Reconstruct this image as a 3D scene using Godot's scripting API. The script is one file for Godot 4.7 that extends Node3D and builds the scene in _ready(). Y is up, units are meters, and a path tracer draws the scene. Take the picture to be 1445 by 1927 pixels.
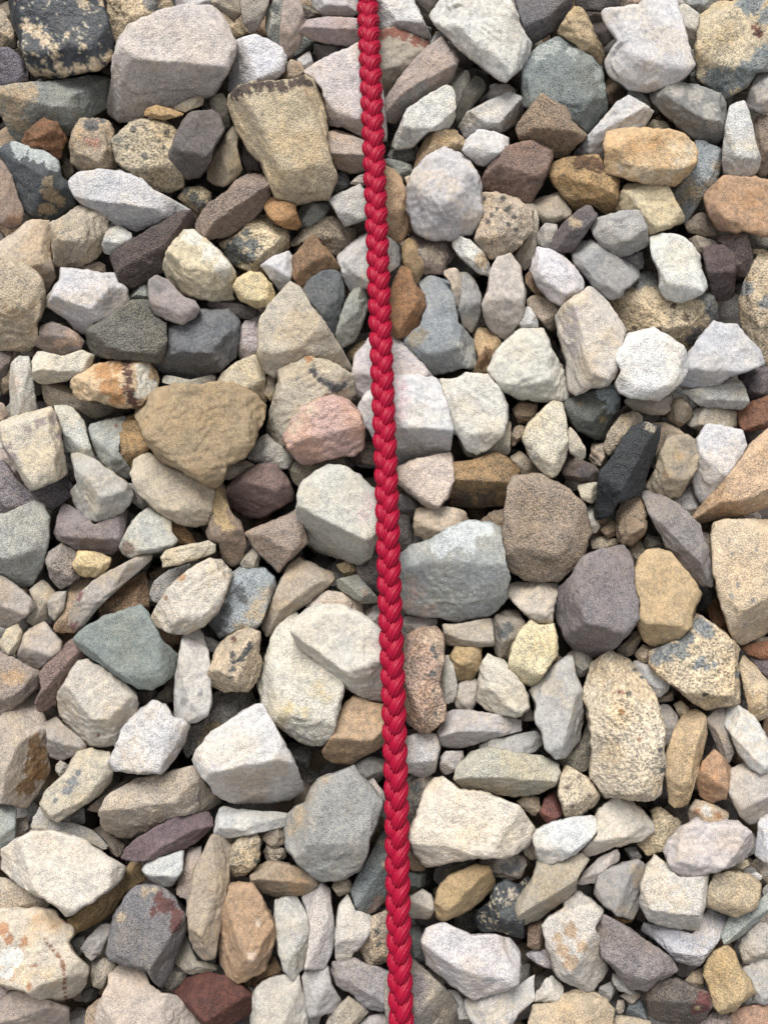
extends Node3D
# A bed of crushed quarry stone seen from above with a red plaited rope across it.
# Each _s(...) line is one stone: rock type, its base colour, how deep it lies (mm), thickness,
# its outline, its broken faces, its label and its colour patches, mostly mineral. Outlines are turned into real
# sizes on the stone bed; every stone is a closed solid.

const WIDE := 1445.0
const TALL := 1927.0
const FOV := 52.0
const DIST := 0.506
const TILT := 0.07
const ONE_BY_ONE := 300

var eye := Vector3(0, DIST * cos(TILT), DIST * sin(TILT))
var look_dir := Vector3(0, -cos(TILT), -sin(TILT))
var look_up := Vector3(0, sin(TILT), -cos(TILT))
var ox := 0.0
var oy := 0.0
var rows := []
var balls := {}
var mats := {}
var bumpy := FastNoiseLite.new()
var rough := FastNoiseLite.new()
var chips := FastNoiseLite.new()
var rope_top := PackedFloat32Array()
var chosen_meshes := []

func _tile(x, y):
	ox = x
	oy = y

func _s(kind, hex, level, thick, outline, faces, label, patches = []):
	var pts := PackedVector2Array()
	for i in range(0, outline.size(), 2):
		pts.append(Vector2(ox + outline[i] / 2.89, oy + outline[i + 1] / 2.89))
	var area := 0.0
	for i in pts.size():
		area += pts[i].cross(pts[(i + 1) % pts.size()]) * 0.5
	if area < 0:
		pts.reverse()
	var f := []
	f.append_array(faces)
	for i in range(2, f.size(), 4):
		f[i] = ox + f[i] / 2.89
		f[i + 1] = oy + f[i + 1] / 2.89
	var pp := []
	var tint = null
	var i := 0
	while i < patches.size():
		if patches[i] is String:
			tint = _lin(patches[i])
			i += 1
		else:
			pp.append([tint, Vector2(ox + patches[i] / 2.89, oy + patches[i + 1] / 2.89), patches[i + 2] / 2.89])
			i += 3
	rows.append({"kind": kind, "col": _lin(hex), "level": level * 0.001, "thick": thick, "pts": pts, "faces": f, "label": label, "patches": pp, "area": absf(area), "seed": rows.size() + 1})

func _lin(hex) -> Color:
	var c := Color(hex).srgb_to_linear()
	return c.lerp(Color(c.get_luminance(), c.get_luminance(), c.get_luminance()), 0.26)

func _ray(p: Vector2) -> Vector3:
	var t := tan(deg_to_rad(FOV / 2))
	var x := (p.x / WIDE * 2 - 1) * t * WIDE / TALL
	var y := (1 - p.y / TALL * 2) * t
	return (look_dir + Vector3.RIGHT * x + look_up * y).normalized()

func _on_plane(p: Vector2, at: Vector3, n: Vector3) -> Vector3:
	var r := _ray(p)
	return eye + r * ((at - eye).dot(n) / r.dot(n))

func _ball(n: int) -> Dictionary:
	# geodesic sphere of frequency n, more finely split above its equator
	if balls.has(n):
		return balls[n]
	var g := (1.0 + sqrt(5.0)) / 2.0
	var v := [Vector3(-1, g, 0), Vector3(1, g, 0), Vector3(-1, -g, 0), Vector3(1, -g, 0), Vector3(0, -1, g), Vector3(0, 1, g), Vector3(0, -1, -g), Vector3(0, 1, -g), Vector3(g, 0, -1), Vector3(g, 0, 1), Vector3(-g, 0, -1), Vector3(-g, 0, 1)]
	var tri := [0, 11, 5, 0, 5, 1, 0, 1, 7, 0, 7, 10, 0, 10, 11, 1, 5, 9, 5, 11, 4, 11, 10, 2, 10, 7, 6, 7, 1, 8, 3, 9, 4, 3, 4, 2, 3, 2, 6, 3, 6, 8, 3, 8, 9, 4, 9, 5, 2, 4, 11, 6, 2, 10, 8, 6, 7, 9, 8, 1]
	var pos := PackedVector3Array()
	var idx := PackedInt32Array()
	var known := {}
	for t in range(0, 60, 3):
		var a: Vector3 = v[tri[t]]
		var b: Vector3 = v[tri[t + 1]]
		var c: Vector3 = v[tri[t + 2]]
		var grid := []
		for i in n + 1:
			var line := []
			for j in n + 1 - i:
				var p: Vector3 = ((a * (n - i - j) + b * i + c * j) / n).normalized()
				var key := Vector3i((p * 20000.0).round())
				if not known.has(key):
					known[key] = pos.size()
					pos.append(p)
				line.append(known[key])
			grid.append(line)
		for i in n:
			for j in n - i:
				idx.append_array([grid[i][j], grid[i][j + 1], grid[i + 1][j]])
				if j < n - i - 1:
					idx.append_array([grid[i + 1][j], grid[i][j + 1], grid[i + 1][j + 1]])
	for i in pos.size():
		var p := pos[i]
		var z: float = lerpf(-1.0, 1.0, (p.z + 1) / 2)
		z = (z + 0.45) / 1.45 if z > -0.45 else (z + 0.45) / 0.55
		var h := sqrt(maxf(0.0, 1 - z * z)) / maxf(1e-6, sqrt(p.x * p.x + p.y * p.y))
		pos[i] = Vector3(p.x * h, p.y * h, z)
	balls[n] = {"pos": pos, "idx": idx}
	return balls[n]

func _solid(ring: PackedFloat32Array, top_h: float, planes: Array, n: int, seed_at: Vector3, grit: float, color: Callable, axis := 0.0, slim := 1.0, bed := Vector3.ZERO, ledge := 0.0) -> Array:
	# star shaped solid: outline radius by angle, cut by planes [normal, distance]; rough broken surface
	var ball := _ball(n)
	var src: PackedVector3Array = ball.pos
	var idx: PackedInt32Array = ball.idx
	var count := src.size()
	var pos := PackedVector3Array()
	pos.resize(count)
	var col := PackedColorArray()
	col.resize(count)
	var m := ring.size()
	var rad := 0.0
	for r in ring:
		rad += r / m
	var pn := PackedVector3Array()
	for p in planes:
		pn.append(p[0] / maxf(p[1], 0.12 * rad))
	var pebble := minf(rad, 0.012) if rad < 0.5 else rad * 0.6
	var ca := cos(axis)
	var sa := sin(axis)
	for i in count:
		var d := src[i]
		d = Vector3(d.x * rad * slim * ca - d.y * rad / slim * sa, d.x * rad * slim * sa + d.y * rad / slim * ca, d.z * top_h * 1.05).normalized()
		var a := fposmod(atan2(d.y, d.x) / TAU, 1.0) * m
		var k := int(a)
		var ro := lerpf(ring[k % m], ring[(k + 1) % m], a - k)
		var hc := sqrt(d.x * d.x + d.y * d.y)
		var q := (hc + (0.04 * d.z if d.z > 0 else -0.5 * d.z)) / ro
		var sum := pow(q, 64.0)
		var at := d * 34.0 + seed_at * 100.0
		for v in pn:
			var f := d.dot(v)
			if f > q * 0.75:
				at.x += 53.0
				f *= 1.0 + 0.032 * bumpy.get_noise_3dv(at + v * 0.5)
				sum += pow(f, 64.0)
		var t := pow(sum, -1.0 / 64.0)
		var p := d * t
		var sp := p + seed_at
		t += rough.get_noise_3dv(sp * 1000) * grit * pebble + (chips.get_noise_3dv(sp / rad) + 0.45) * grit * 0.8 * rad + bumpy.get_noise_3dv(sp / rad * 24.0) * grit * 0.7 * rad
		if ledge > 0.0:
			# the rock parts along its bedding in little steps
			var x := sp.dot(bed) + 0.9 * bumpy.get_noise_3dv(sp * 1300.0) + 0.5 * rough.get_noise_3dv(sp * 300.0)
			x -= floorf(x)
			t += ledge * (x / 0.78 if x < 0.78 else (1.0 - x) / 0.22)
		p = d * t
		pos[i] = p
		col[i] = color.call(p, sp)
	var nor := PackedVector3Array()
	nor.resize(count)
	for i in range(0, idx.size(), 3):
		var a := idx[i]
		var b := idx[i + 1]
		var c := idx[i + 2]
		var x := (pos[c] - pos[a]).cross(pos[b] - pos[a])
		nor[a] += x
		nor[b] += x
		nor[c] += x
	for i in count:
		nor[i] = nor[i].normalized()
	return [pos, nor, col, idx]

func _mesh(parts: Array) -> ArrayMesh:
	var arr := []
	arr.resize(Mesh.ARRAY_MAX)
	arr[Mesh.ARRAY_VERTEX] = parts[0]
	arr[Mesh.ARRAY_NORMAL] = parts[1]
	arr[Mesh.ARRAY_COLOR] = parts[2]
	arr[Mesh.ARRAY_INDEX] = parts[3]
	var mesh := ArrayMesh.new()
	mesh.add_surface_from_arrays(Mesh.PRIMITIVE_TRIANGLES, arr)
	return mesh

func _ring_of(local: PackedVector2Array, m: int, rng: RandomNumberGenerator) -> PackedFloat32Array:
	var ring := PackedFloat32Array()
	for k in m:
		var a := TAU * k / m
		var d := Vector2(cos(a), sin(a))
		var best := 0.0
		for i in local.size():
			var p := local[i]
			var e := local[(i + 1) % local.size()] - p
			var det := d.cross(e)
			if absf(det) > 1e-12:
				var t := p.cross(e) / det
				var s := p.cross(d) / det
				if t > 0 and s >= -0.001 and s <= 1.001:
					best = maxf(best, t)
		ring.append(best)
	var mean := 0.0
	for r in ring:
		mean += r / m
	for k in m:
		if ring[k] < mean * 0.2:
			ring[k] = mean * 0.2
	var out := PackedFloat32Array()
	for k in m:
		var jag := bumpy.get_noise_2d(k * 1.5, fmod(rng.seed * 17.0, 1000.0)) * 0.022 * mean
		out.append((ring[k] * 0.8 + (ring[(k + 1) % m] + ring[(k + m - 1) % m]) * 0.1) * 1.055 + jag)
	return out

func _reach(ring: PackedFloat32Array, n: Vector3) -> float:
	# how far the outline reaches along n: a broken face may not cut it
	var best := 0.0
	for k in range(0, ring.size(), 3):
		var a := TAU * k / ring.size()
		best = maxf(best, ring[k] * (cos(a) * n.x + sin(a) * n.y))
	return best * 0.985

func _stone(row: Dictionary) -> Array:
	var rng := RandomNumberGenerator.new()
	rng.seed = row.seed * 7919
	var pts: PackedVector2Array = row.pts
	var mid := Vector2.ZERO
	var area := 0.0
	for i in pts.size():
		var a := pts[i]
		var b := pts[(i + 1) % pts.size()]
		var c := a.cross(b)
		area += c
		mid += (a + b) * c
	mid /= 3.0 * area
	var centre := _on_plane(mid, Vector3(0, row.level, 0), Vector3.UP)
	var up := (eye - centre).normalized()
	var right := Vector3.RIGHT.slide(up).normalized()
	var fore := up.cross(right)
	# broken faces are given by how they lie on the bed
	var lie := (up * 0.3 + Vector3.UP * 0.7).normalized()
	var lie_x := Vector3.RIGHT.slide(lie).normalized()
	var lie_y := lie.cross(lie_x)
	var faced := func(a: float, t: float) -> Vector3:
		var nw := lie_x * (cos(a) * sin(t)) + lie_y * (sin(a) * sin(t)) + lie * cos(t)
		return Vector3(nw.dot(right), nw.dot(fore), nw.dot(up))
	var local := PackedVector2Array()
	var scale_px := 0.0
	for p in pts:
		var w := _on_plane(p, centre, up) - centre
		local.append(Vector2(w.dot(right), w.dot(fore)))
		scale_px += w.length() / maxf(1.0, p.distance_to(mid)) / pts.size()
	var ring := _ring_of(local, 288, rng)
	var real_area := absf(area) * 0.5 * scale_px * scale_px
	var longest := 0.0
	for r in ring:
		longest = maxf(longest, r)
	# the long axis of the outline
	var xx := 0.0
	var xy := 0.0
	var yy := 0.0
	for k in 288:
		var q := Vector2(cos(TAU * k / 288), sin(TAU * k / 288)) * ring[k]
		xx += q.x * q.x * ring[k]
		xy += q.x * q.y * ring[k]
		yy += q.y * q.y * ring[k]
	var axis := 0.5 * atan2(2 * xy, xx - yy)
	var gap := sqrt((xx - yy) * (xx - yy) / 4 + xy * xy)
	var slim := clampf(pow(((xx + yy) / 2 + gap) / maxf((xx + yy) / 2 - gap, 1e-12), 0.25), 1.0, 2.0)
	var minor := minf(real_area / (longest * 1.75), 2.0 * sqrt(real_area / PI))
	var h: float = row.thick * minor * 0.82
	var deep := minf(minor * (1.0 if row.faces.size() > 2 else 0.7), 0.042)
	var planes := []
	var f: Array = row.faces
	var az := deg_to_rad(f[0]) if f.size() > 1 else rng.randf() * TAU
	var tilt := deg_to_rad(f[1]) if f.size() > 1 else deg_to_rad(rng.randf_range(4, 18))
	var n: Vector3 = faced.call(az, tilt)
	planes.append([n, maxf(h * n.z, _reach(ring, n) - n.z * deep)])
	var cuts := []
	for i in range(2, f.size(), 4):
		var w := _on_plane(Vector2(f[i], f[i + 1]), centre, up) - centre
		cuts.append([w.dot(right), w.dot(fore), deg_to_rad(f[i + 2]), deg_to_rad(f[i + 3])])
	if f.size() <= 2:
		var a0 := rng.randf() * TAU
		for k in 3:
			var a := a0 + TAU * k / 3 + rng.randf_range(-0.5, 0.5)
			var r := ring[int(fposmod(a / TAU, 1.0) * 288) % 288] * rng.randf_range(0.2, 0.65)
			cuts.append([cos(a) * r, sin(a) * r, a + rng.randf_range(-0.3, 0.3), deg_to_rad(rng.randf_range(28, 58))])
	var asked := cuts.size()
	# smaller chips broken off round the rim
	var a1 := rng.randf() * TAU
	for k in 5:
		var a := a1 + TAU * k / 5 + rng.randf_range(-0.5, 0.5)
		var r := ring[int(fposmod(a / TAU, 1.0) * 288) % 288] * rng.randf_range(0.72, 0.9)
		cuts.append([cos(a) * r, sin(a) * r, a + rng.randf_range(-0.4, 0.4), deg_to_rad(rng.randf_range(32, 66))])
	for i in cuts.size():
		var c: Array = cuts[i]
		var w := h * 1.3
		for p in planes:
			if p[0].z > 0.05:
				w = minf(w, (p[1] - p[0].x * c[0] - p[0].y * c[1]) / p[0].z)
		if i >= asked and w < 0.25 * h:
			continue
		w = maxf(w, -0.15 * deep)
		# as steep as asked, unless the face would then leave the body above its foot
		var out := Vector2(cos(c[2]), sin(c[2]))
		var span := maxf(_reach(ring, Vector3(out.x, out.y, 0)) - out.dot(Vector2(c[0], c[1])), 0.002)
		var steep := minf(c[3] * (1.18 if i < asked else 1.0), atan((w + deep * 0.85) / span))
		n = faced.call(c[2], steep)
		var far := maxf(n.dot(Vector3(c[0], c[1], w)), _reach(ring, n) - n.z * deep)
		planes.append([n, maxf(far, n.z * h * (0.55 if i < asked else 0.95))])
	for k in 4:
		var a := rng.randf() * TAU
		var tl := rng.randf_range(0.2, 0.8)
		n = Vector3(cos(a) * sin(tl), sin(a) * sin(tl), -cos(tl))
		planes.append([n, maxf(deep * rng.randf_range(1.3, 1.6), _reach(ring, n))])
	# the body is cut from a point well inside it
	var sink := deep * 0.6
	for p in planes:
		p[1] += p[0].z * sink
	var px := sqrt(row.area)
	var freq := clampi(int(px * 0.2), 10, 38)
	var seed_at := Vector3(rng.randf(), rng.randf(), rng.randf()) * 3.0
	var base: Color = row.col
	if row.level < -0.005:
		base = Color(base.r * 1.35, base.g * 1.35, base.b * 1.35)
	var patches := []
	for p in row.patches:
		var w := _on_plane(p[1], centre, up) - centre
		patches.append([p[0], Vector2(w.dot(right), w.dot(fore)), p[2] * scale_px, absf(p[0].get_luminance() - base.get_luminance()) < 0.17 and p[0].r > p[0].b * 1.2 and base.get_luminance() > 0.28])
	var stained: float = rng.randf_range(0.0, 0.55) if row.kind in ["g", "s", "o", "b"] else rng.randf_range(0.0, 0.25)
	var veined: bool = row.kind == "v"
	var paint := func(p: Vector3, sp: Vector3) -> Color:
		var v := bumpy.get_noise_3dv(sp * 2600.0)
		var u := bumpy.get_noise_3dv(sp * 900.0)
		var w := rough.get_noise_3dv(sp * 700.0)
		var z := rough.get_noise_3dv(sp * 2200.0)
		var k := 1.0 + 0.05 * v + 0.12 * w + 0.14 * z
		var c := Color(base.r * k * (1 + 0.03 * (u + w)), base.g * k, base.b * k * (1 - 0.045 * (u + w)))
		var stain := smoothstep(0.12, 0.3, u + 0.7 * w - 0.12) * stained * 0.6
		c = c.lerp(Color(c.r * 0.94, c.g * 0.80, c.b * 0.58), stain)
		if veined:
			var vein := 0.012 + 0.04 * bumpy.get_noise_3dv(sp * 1100.0) - absf(rough.get_noise_3dv(sp * 260.0))
			c = c.lerp(Color(0.50, 0.44, 0.33), clampf(vein / 0.02 + 0.5, 0.0, 0.85))
		for q in patches:
			var edge: float = q[2] * (1.0 + 0.25 * v) + minf(1.0, q[2] / 0.0025) * (0.0022 * rough.get_noise_3dv(sp * 1100.0) + 0.001 * z) - Vector2(p.x, p.y).distance_to(q[1])
			var soft: bool = q[3]
			if soft:
				c = c.lerp(Color(q[0].r * k, q[0].g * k, q[0].b * k), clampf(edge / 0.004 + 0.4, 0.0, 1.0) * clampf(0.72 + 1.0 * z + 0.4 * v, 0.0, 0.95))
			elif edge > -0.0004:
				c = c.lerp(Color(q[0].r * k, q[0].g * k, q[0].b * k), clampf(edge / 0.0005 + 0.5, 0.0, 0.9))
		return c
	var grit: float = {"b": 0.06, "v": 0.034, "k": 0.034}.get(row.kind, 0.04)
	var bed := Vector3(rng.randf_range(-1, 1), rng.randf_range(-1, 1), rng.randf_range(-0.5, 0.5)).normalized() / rng.randf_range(0.004, 0.009)
	var ledge := maxf(0.0, rng.randf_range(-0.4, 0.75)) * 0.001 if row.kind != "b" else 0.0
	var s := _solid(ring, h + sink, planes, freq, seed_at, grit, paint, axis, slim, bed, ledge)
	# to the world's axes round the stone's own base
	var pos: PackedVector3Array = s[0]
	var nor: PackedVector3Array = s[1]
	var turn := Basis(right, fore, up)
	for i in pos.size():
		pos[i] = turn * (pos[i] - Vector3(0, 0, sink))
		nor[i] = turn * nor[i]
	return [[pos, nor, s[2], s[3]], centre, rng.randi() % 3]

# ---------- rock materials ----------
func _noise(kind, freq, seed_n, octaves = 1, w = 512, h = 512) -> PackedByteArray:
	var n := FastNoiseLite.new()
	n.noise_type = kind
	n.frequency = freq
	n.seed = seed_n
	n.fractal_type = FastNoiseLite.FRACTAL_FBM if octaves > 1 else FastNoiseLite.FRACTAL_NONE
	n.fractal_octaves = octaves
	n.cellular_return_type = FastNoiseLite.RETURN_DISTANCE
	var im := n.get_seamless_image(w, h, false, false, 0.12)
	im.convert(Image.FORMAT_L8)
	if w != 512 or h != 512:
		im.resize(512, 512, Image.INTERPOLATE_CUBIC)
	return im.get_data()

func _tex(rgb: PackedByteArray) -> ImageTexture:
	var im := Image.create_from_data(512, 512, false, Image.FORMAT_RGB8, rgb)
	im.generate_mipmaps()
	return ImageTexture.create_from_image(im)

func _materials():
	var fine := _noise(FastNoiseLite.TYPE_SIMPLEX, 0.26, 3, 2)
	var grain := _noise(FastNoiseLite.TYPE_SIMPLEX, 0.11, 9, 2)
	var mid := _noise(FastNoiseLite.TYPE_SIMPLEX, 0.03, 14, 4)
	var wide := _noise(FastNoiseLite.TYPE_SIMPLEX, 0.010, 25, 3)
	var cell := _noise(FastNoiseLite.TYPE_CELLULAR, 0.055, 31)
	var streak := _noise(FastNoiseLite.TYPE_SIMPLEX, 0.05, 41, 3, 512, 96)
	# name: [fine, grain, mid, wide, speck dark, speck light, cell, streak, warm, roughness, relief mm, mean]
	var spec := {
		"g": [0.16, 0.16, 0.10, 0.08, 0.04, 0.10, 0.0, 0.0, 0.15, 0.85, 0.8],
		"s": [0.20, 0.21, 0.12, 0.10, 0.05, 0.12, 0.0, 0.0, 0.22, 0.90, 0.9],
		"d": [0.26, 0.34, 0.16, 0.12, 0.14, 0.55, 0.0, 0.0, 0.22, 0.78, 1.3],
		"b": [0.20, 0.22, 0.18, 0.12, 0.16, 0.10, 0.25, 0.0, 0.24, 0.92, 1.7],
		"k": [0.18, 0.24, 0.14, 0.10, 0.10, 0.24, 0.0, 0.05, 0.18, 0.72, 0.9],
		"v": [0.14, 0.18, 0.30, 0.18, 0.16, 0.35, 0.0, 0.1, 0.1, 0.55, 0.5],
		"r": [0.20, 0.20, 0.18, 0.20, 0.08, 0.16, 0.0, 0.05, 0.40, 0.78, 0.9],
		"o": [0.18, 0.19, 0.15, 0.14, 0.05, 0.14, 0.0, 0.0, 0.30, 0.85, 0.8],
	}
	var high := PackedByteArray()
	var pits := PackedByteArray()
	high.resize(512 * 512)
	pits.resize(512 * 512)
	for i in 512 * 512:
		var v := 0.34 * fine[i] + 0.38 * grain[i] + 0.28 * mid[i]
		high[i] = int(clampf(v, 0, 255))
		pits[i] = int(clampf(0.2 * fine[i] + 0.3 * grain[i] + 0.3 * mid[i] + 0.2 * cell[i], 0, 255))
	var high_t := ImageTexture.create_from_image(Image.create_from_data(512, 512, false, Image.FORMAT_L8, high))
	var pits_t := ImageTexture.create_from_image(Image.create_from_data(512, 512, false, Image.FORMAT_L8, pits))
	for key in spec:
		var c: Array = spec[key]
		var rgb := PackedByteArray()
		rgb.resize(512 * 512 * 3)
		var turn := 0
		for i in 512 * 512:
			var f := fine[i] / 255.0 - 0.5
			var g := grain[i] / 255.0 - 0.5
			var m := mid[i] / 255.0 - 0.5
			var w := wide[i] / 255.0 - 0.5
			var v: float = 0.82 + c[0] * f + c[1] * g + c[2] * m * 1.4 + c[3] * w + c[7] * (streak[i] / 255.0 - 0.5)
			if c[6] > 0:
				v -= c[6] * maxf(0.0, 0.34 - cell[i] / 255.0)
			if f + g < -0.27:
				v -= c[4] * minf(1.0, (-0.27 - f - g) * 6.0)
			elif f + g > 0.27:
				v += c[5] * minf(1.0, (f + g - 0.27) * 6.0)
			var t: float = c[8] * (g * 0.8 + m * 0.6 + w * 0.4)
			rgb[i * 3] = int(clampf((v + 0.14 * t) * 255, 0, 255))
			rgb[i * 3 + 1] = int(clampf(v * 255, 0, 255))
			rgb[i * 3 + 2] = int(clampf((v - 0.2 * t) * 255, 0, 255))
		var mat := StandardMaterial3D.new()
		mat.resource_name = "rock_" + key
		mat.albedo_texture = _tex(rgb)
		mat.vertex_color_use_as_albedo = true
		mat.uv1_triplanar = true
		mat.uv1_world_triplanar = true
		mat.uv1_triplanar_sharpness = 3.0
		var sc: float = {"b": 10.0, "v": 9.0, "r": 12.0}.get(key, 16.0)
		mat.uv1_scale = Vector3.ONE * sc
		mat.roughness = c[9]
		mat.metallic_specular = 0.4
		mat.heightmap_enabled = true
		mat.heightmap_texture = pits_t if key == "b" else high_t
		mat.heightmap_scale = c[10] * 0.1
		# three grades of each rock, from fine to coarse grained
		for grade in 3:
			var other: StandardMaterial3D = mat.duplicate()
			other.resource_name = "rock_%s_%d" % [key, grade]
			other.uv1_scale = mat.uv1_scale * [1.45, 1.1, 0.85][grade]
			other.uv1_offset = Vector3(0.37, 0.11, 0.73) * grade
			other.heightmap_scale = mat.heightmap_scale * [0.65, 0.8, 1.0][grade]
			mats[key + str(grade)] = other
		mats[key] = mat

# ---------- the rest of the stone bed ----------
func _loose_stones():
	var rng := RandomNumberGenerator.new()
	rng.seed = 4242
	var shades := ["b9ab98", "c4bdb6", "a8977f", "8f8578", "77706a", "b49a78", "cdc8c2", "6a5f5b", "9c7d5c", "a39d94", "baa79a", "8a8c86"]
	var shapes := []
	for k in 6:
		var ring := PackedFloat32Array()
		var m := 77
		for i in m:
			var a := TAU * i / m
			ring.append(1.0 + 0.16 * cos(2 * a + k) + 0.07 * cos(3 * a + 2.1 * k) + 0.04 * cos(5 * a + k * 3.3))
		var planes := []
		for j in 9:
			var a := TAU * j / 9 + rng.randf_range(-0.3, 0.3)
			var t := rng.randf_range(0.35, 1.1)
			planes.append([Vector3(cos(a) * sin(t), sin(a) * sin(t), cos(t)), rng.randf_range(0.55, 0.8)])
			planes.append([Vector3(sin(a) * sin(t), cos(a) * sin(t), -cos(t)), rng.randf_range(0.55, 0.8)])
		planes.append([Vector3(0.1, -0.1, 1).normalized(), 0.55])
		var at := Vector3(k, 2 * k, 3)
		var paint := func(_p: Vector3, sp: Vector3) -> Color:
			var v := 0.95 + 0.12 * bumpy.get_noise_3dv(sp * 55.0)
			return Color(v, v, v)
		var s := _solid(ring, 0.6, planes, 11, at, 0.03, paint)
		var turn := Basis(Vector3.RIGHT, -PI / 2)
		var pos: PackedVector3Array = s[0]
		var nor: PackedVector3Array = s[1]
		for i in pos.size():
			pos[i] = turn * pos[i]
			nor[i] = turn * nor[i]
		var mesh := _mesh([pos, nor, s[2], s[3]])
		mesh.surface_set_material(0, mats[["g", "s", "d", "g", "s", "b"][k]])
		shapes.append(mesh)
	var places := []
	for k in 6:
		places.append([])
	var put := func(x: float, y: float, z: float, r: float):
		var k := rng.randi() % 6
		var turn := Basis.from_euler(Vector3(rng.randf_range(-0.5, 0.5), rng.randf() * TAU, rng.randf_range(-0.5, 0.5)))
		var c := _lin(shades[rng.randi() % shades.size()])
		var sz := Vector3(r * rng.randf_range(0.8, 1.25), r * rng.randf_range(0.8, 1.2), r * rng.randf_range(0.8, 1.25))
		places[k].append([Transform3D(turn.scaled_local(sz), Vector3(x, y, z)), c])
	# the layers underneath
	for layer in 3:
		var step := [0.0145, 0.021, 0.026][layer] as float
		var y := [-0.033, -0.052, -0.074][layer] as float
		var x := -0.34
		while x < 0.34:
			var z := -0.42
			while z < 0.42:
				put.call(x + rng.randf_range(-0.4, 0.4) * step, y + rng.randf_range(-0.004, 0.004), z + rng.randf_range(-0.4, 0.4) * step, rng.randf_range(0.36, 0.6) * step + 0.002)
				z += step
			x += step
	# beyond the picture the bed goes on
	var x := -1.6
	while x < 1.6:
		var z := -1.7
		while z < 1.7:
			var gx := x + rng.randf_range(-0.35, 0.35) * 0.036
			var gz := z + rng.randf_range(-0.35, 0.35) * 0.036
			if absf(gx) > 0.225 or gz < -0.30 or gz > 0.285:
				var low := 0.016 if absf(gx - 0.0345 * gz) < 0.035 else 0.0
				put.call(gx, rng.randf_range(-0.012, 0.0) - low, gz, rng.randf_range(0.014, 0.027))
				if rng.randf() < 0.6:
					put.call(gx + 0.018, -0.022, gz + 0.018, rng.randf_range(0.012, 0.018))
			z += 0.036
		x += 0.036
	var holder := Node3D.new()
	holder.name = "gravel"
	holder.set_meta("kind", "stuff")
	holder.set_meta("label", "smaller crushed stones filling the gaps under the larger ones")
	holder.set_meta("category", "gravel")
	add_child(holder)
	for k in 6:
		var mm := MultiMesh.new()
		mm.transform_format = MultiMesh.TRANSFORM_3D
		mm.use_colors = true
		mm.mesh = shapes[k]
		mm.instance_count = places[k].size()
		for i in places[k].size():
			mm.set_instance_transform(i, places[k][i][0])
			mm.set_instance_color(i, places[k][i][1])
		var node := MultiMeshInstance3D.new()
		node.name = "gravel_stones" if k == 0 else "gravel_stones_%03d" % k
		node.multimesh = mm
		node.set_meta("kind", "stuff")
		holder.add_child(node, true)
	return holder

# ---------- the rope ----------
func _rope_mid(py: float) -> float:
	var k := [[-120, 687.0], [0, 692.0], [200, 700.0], [400, 708.0], [650, 717.0], [900, 727.0], [1100, 732.5], [1300, 740.0], [1500, 746.0], [1727, 749.5], [1927, 755.0], [2050, 758.0]]
	for i in k.size() - 1:
		if py <= k[i + 1][0]:
			return lerpf(k[i][1], k[i + 1][1], (py - k[i][0]) / float(k[i + 1][0] - k[i][0]))
	return 758.0

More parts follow.
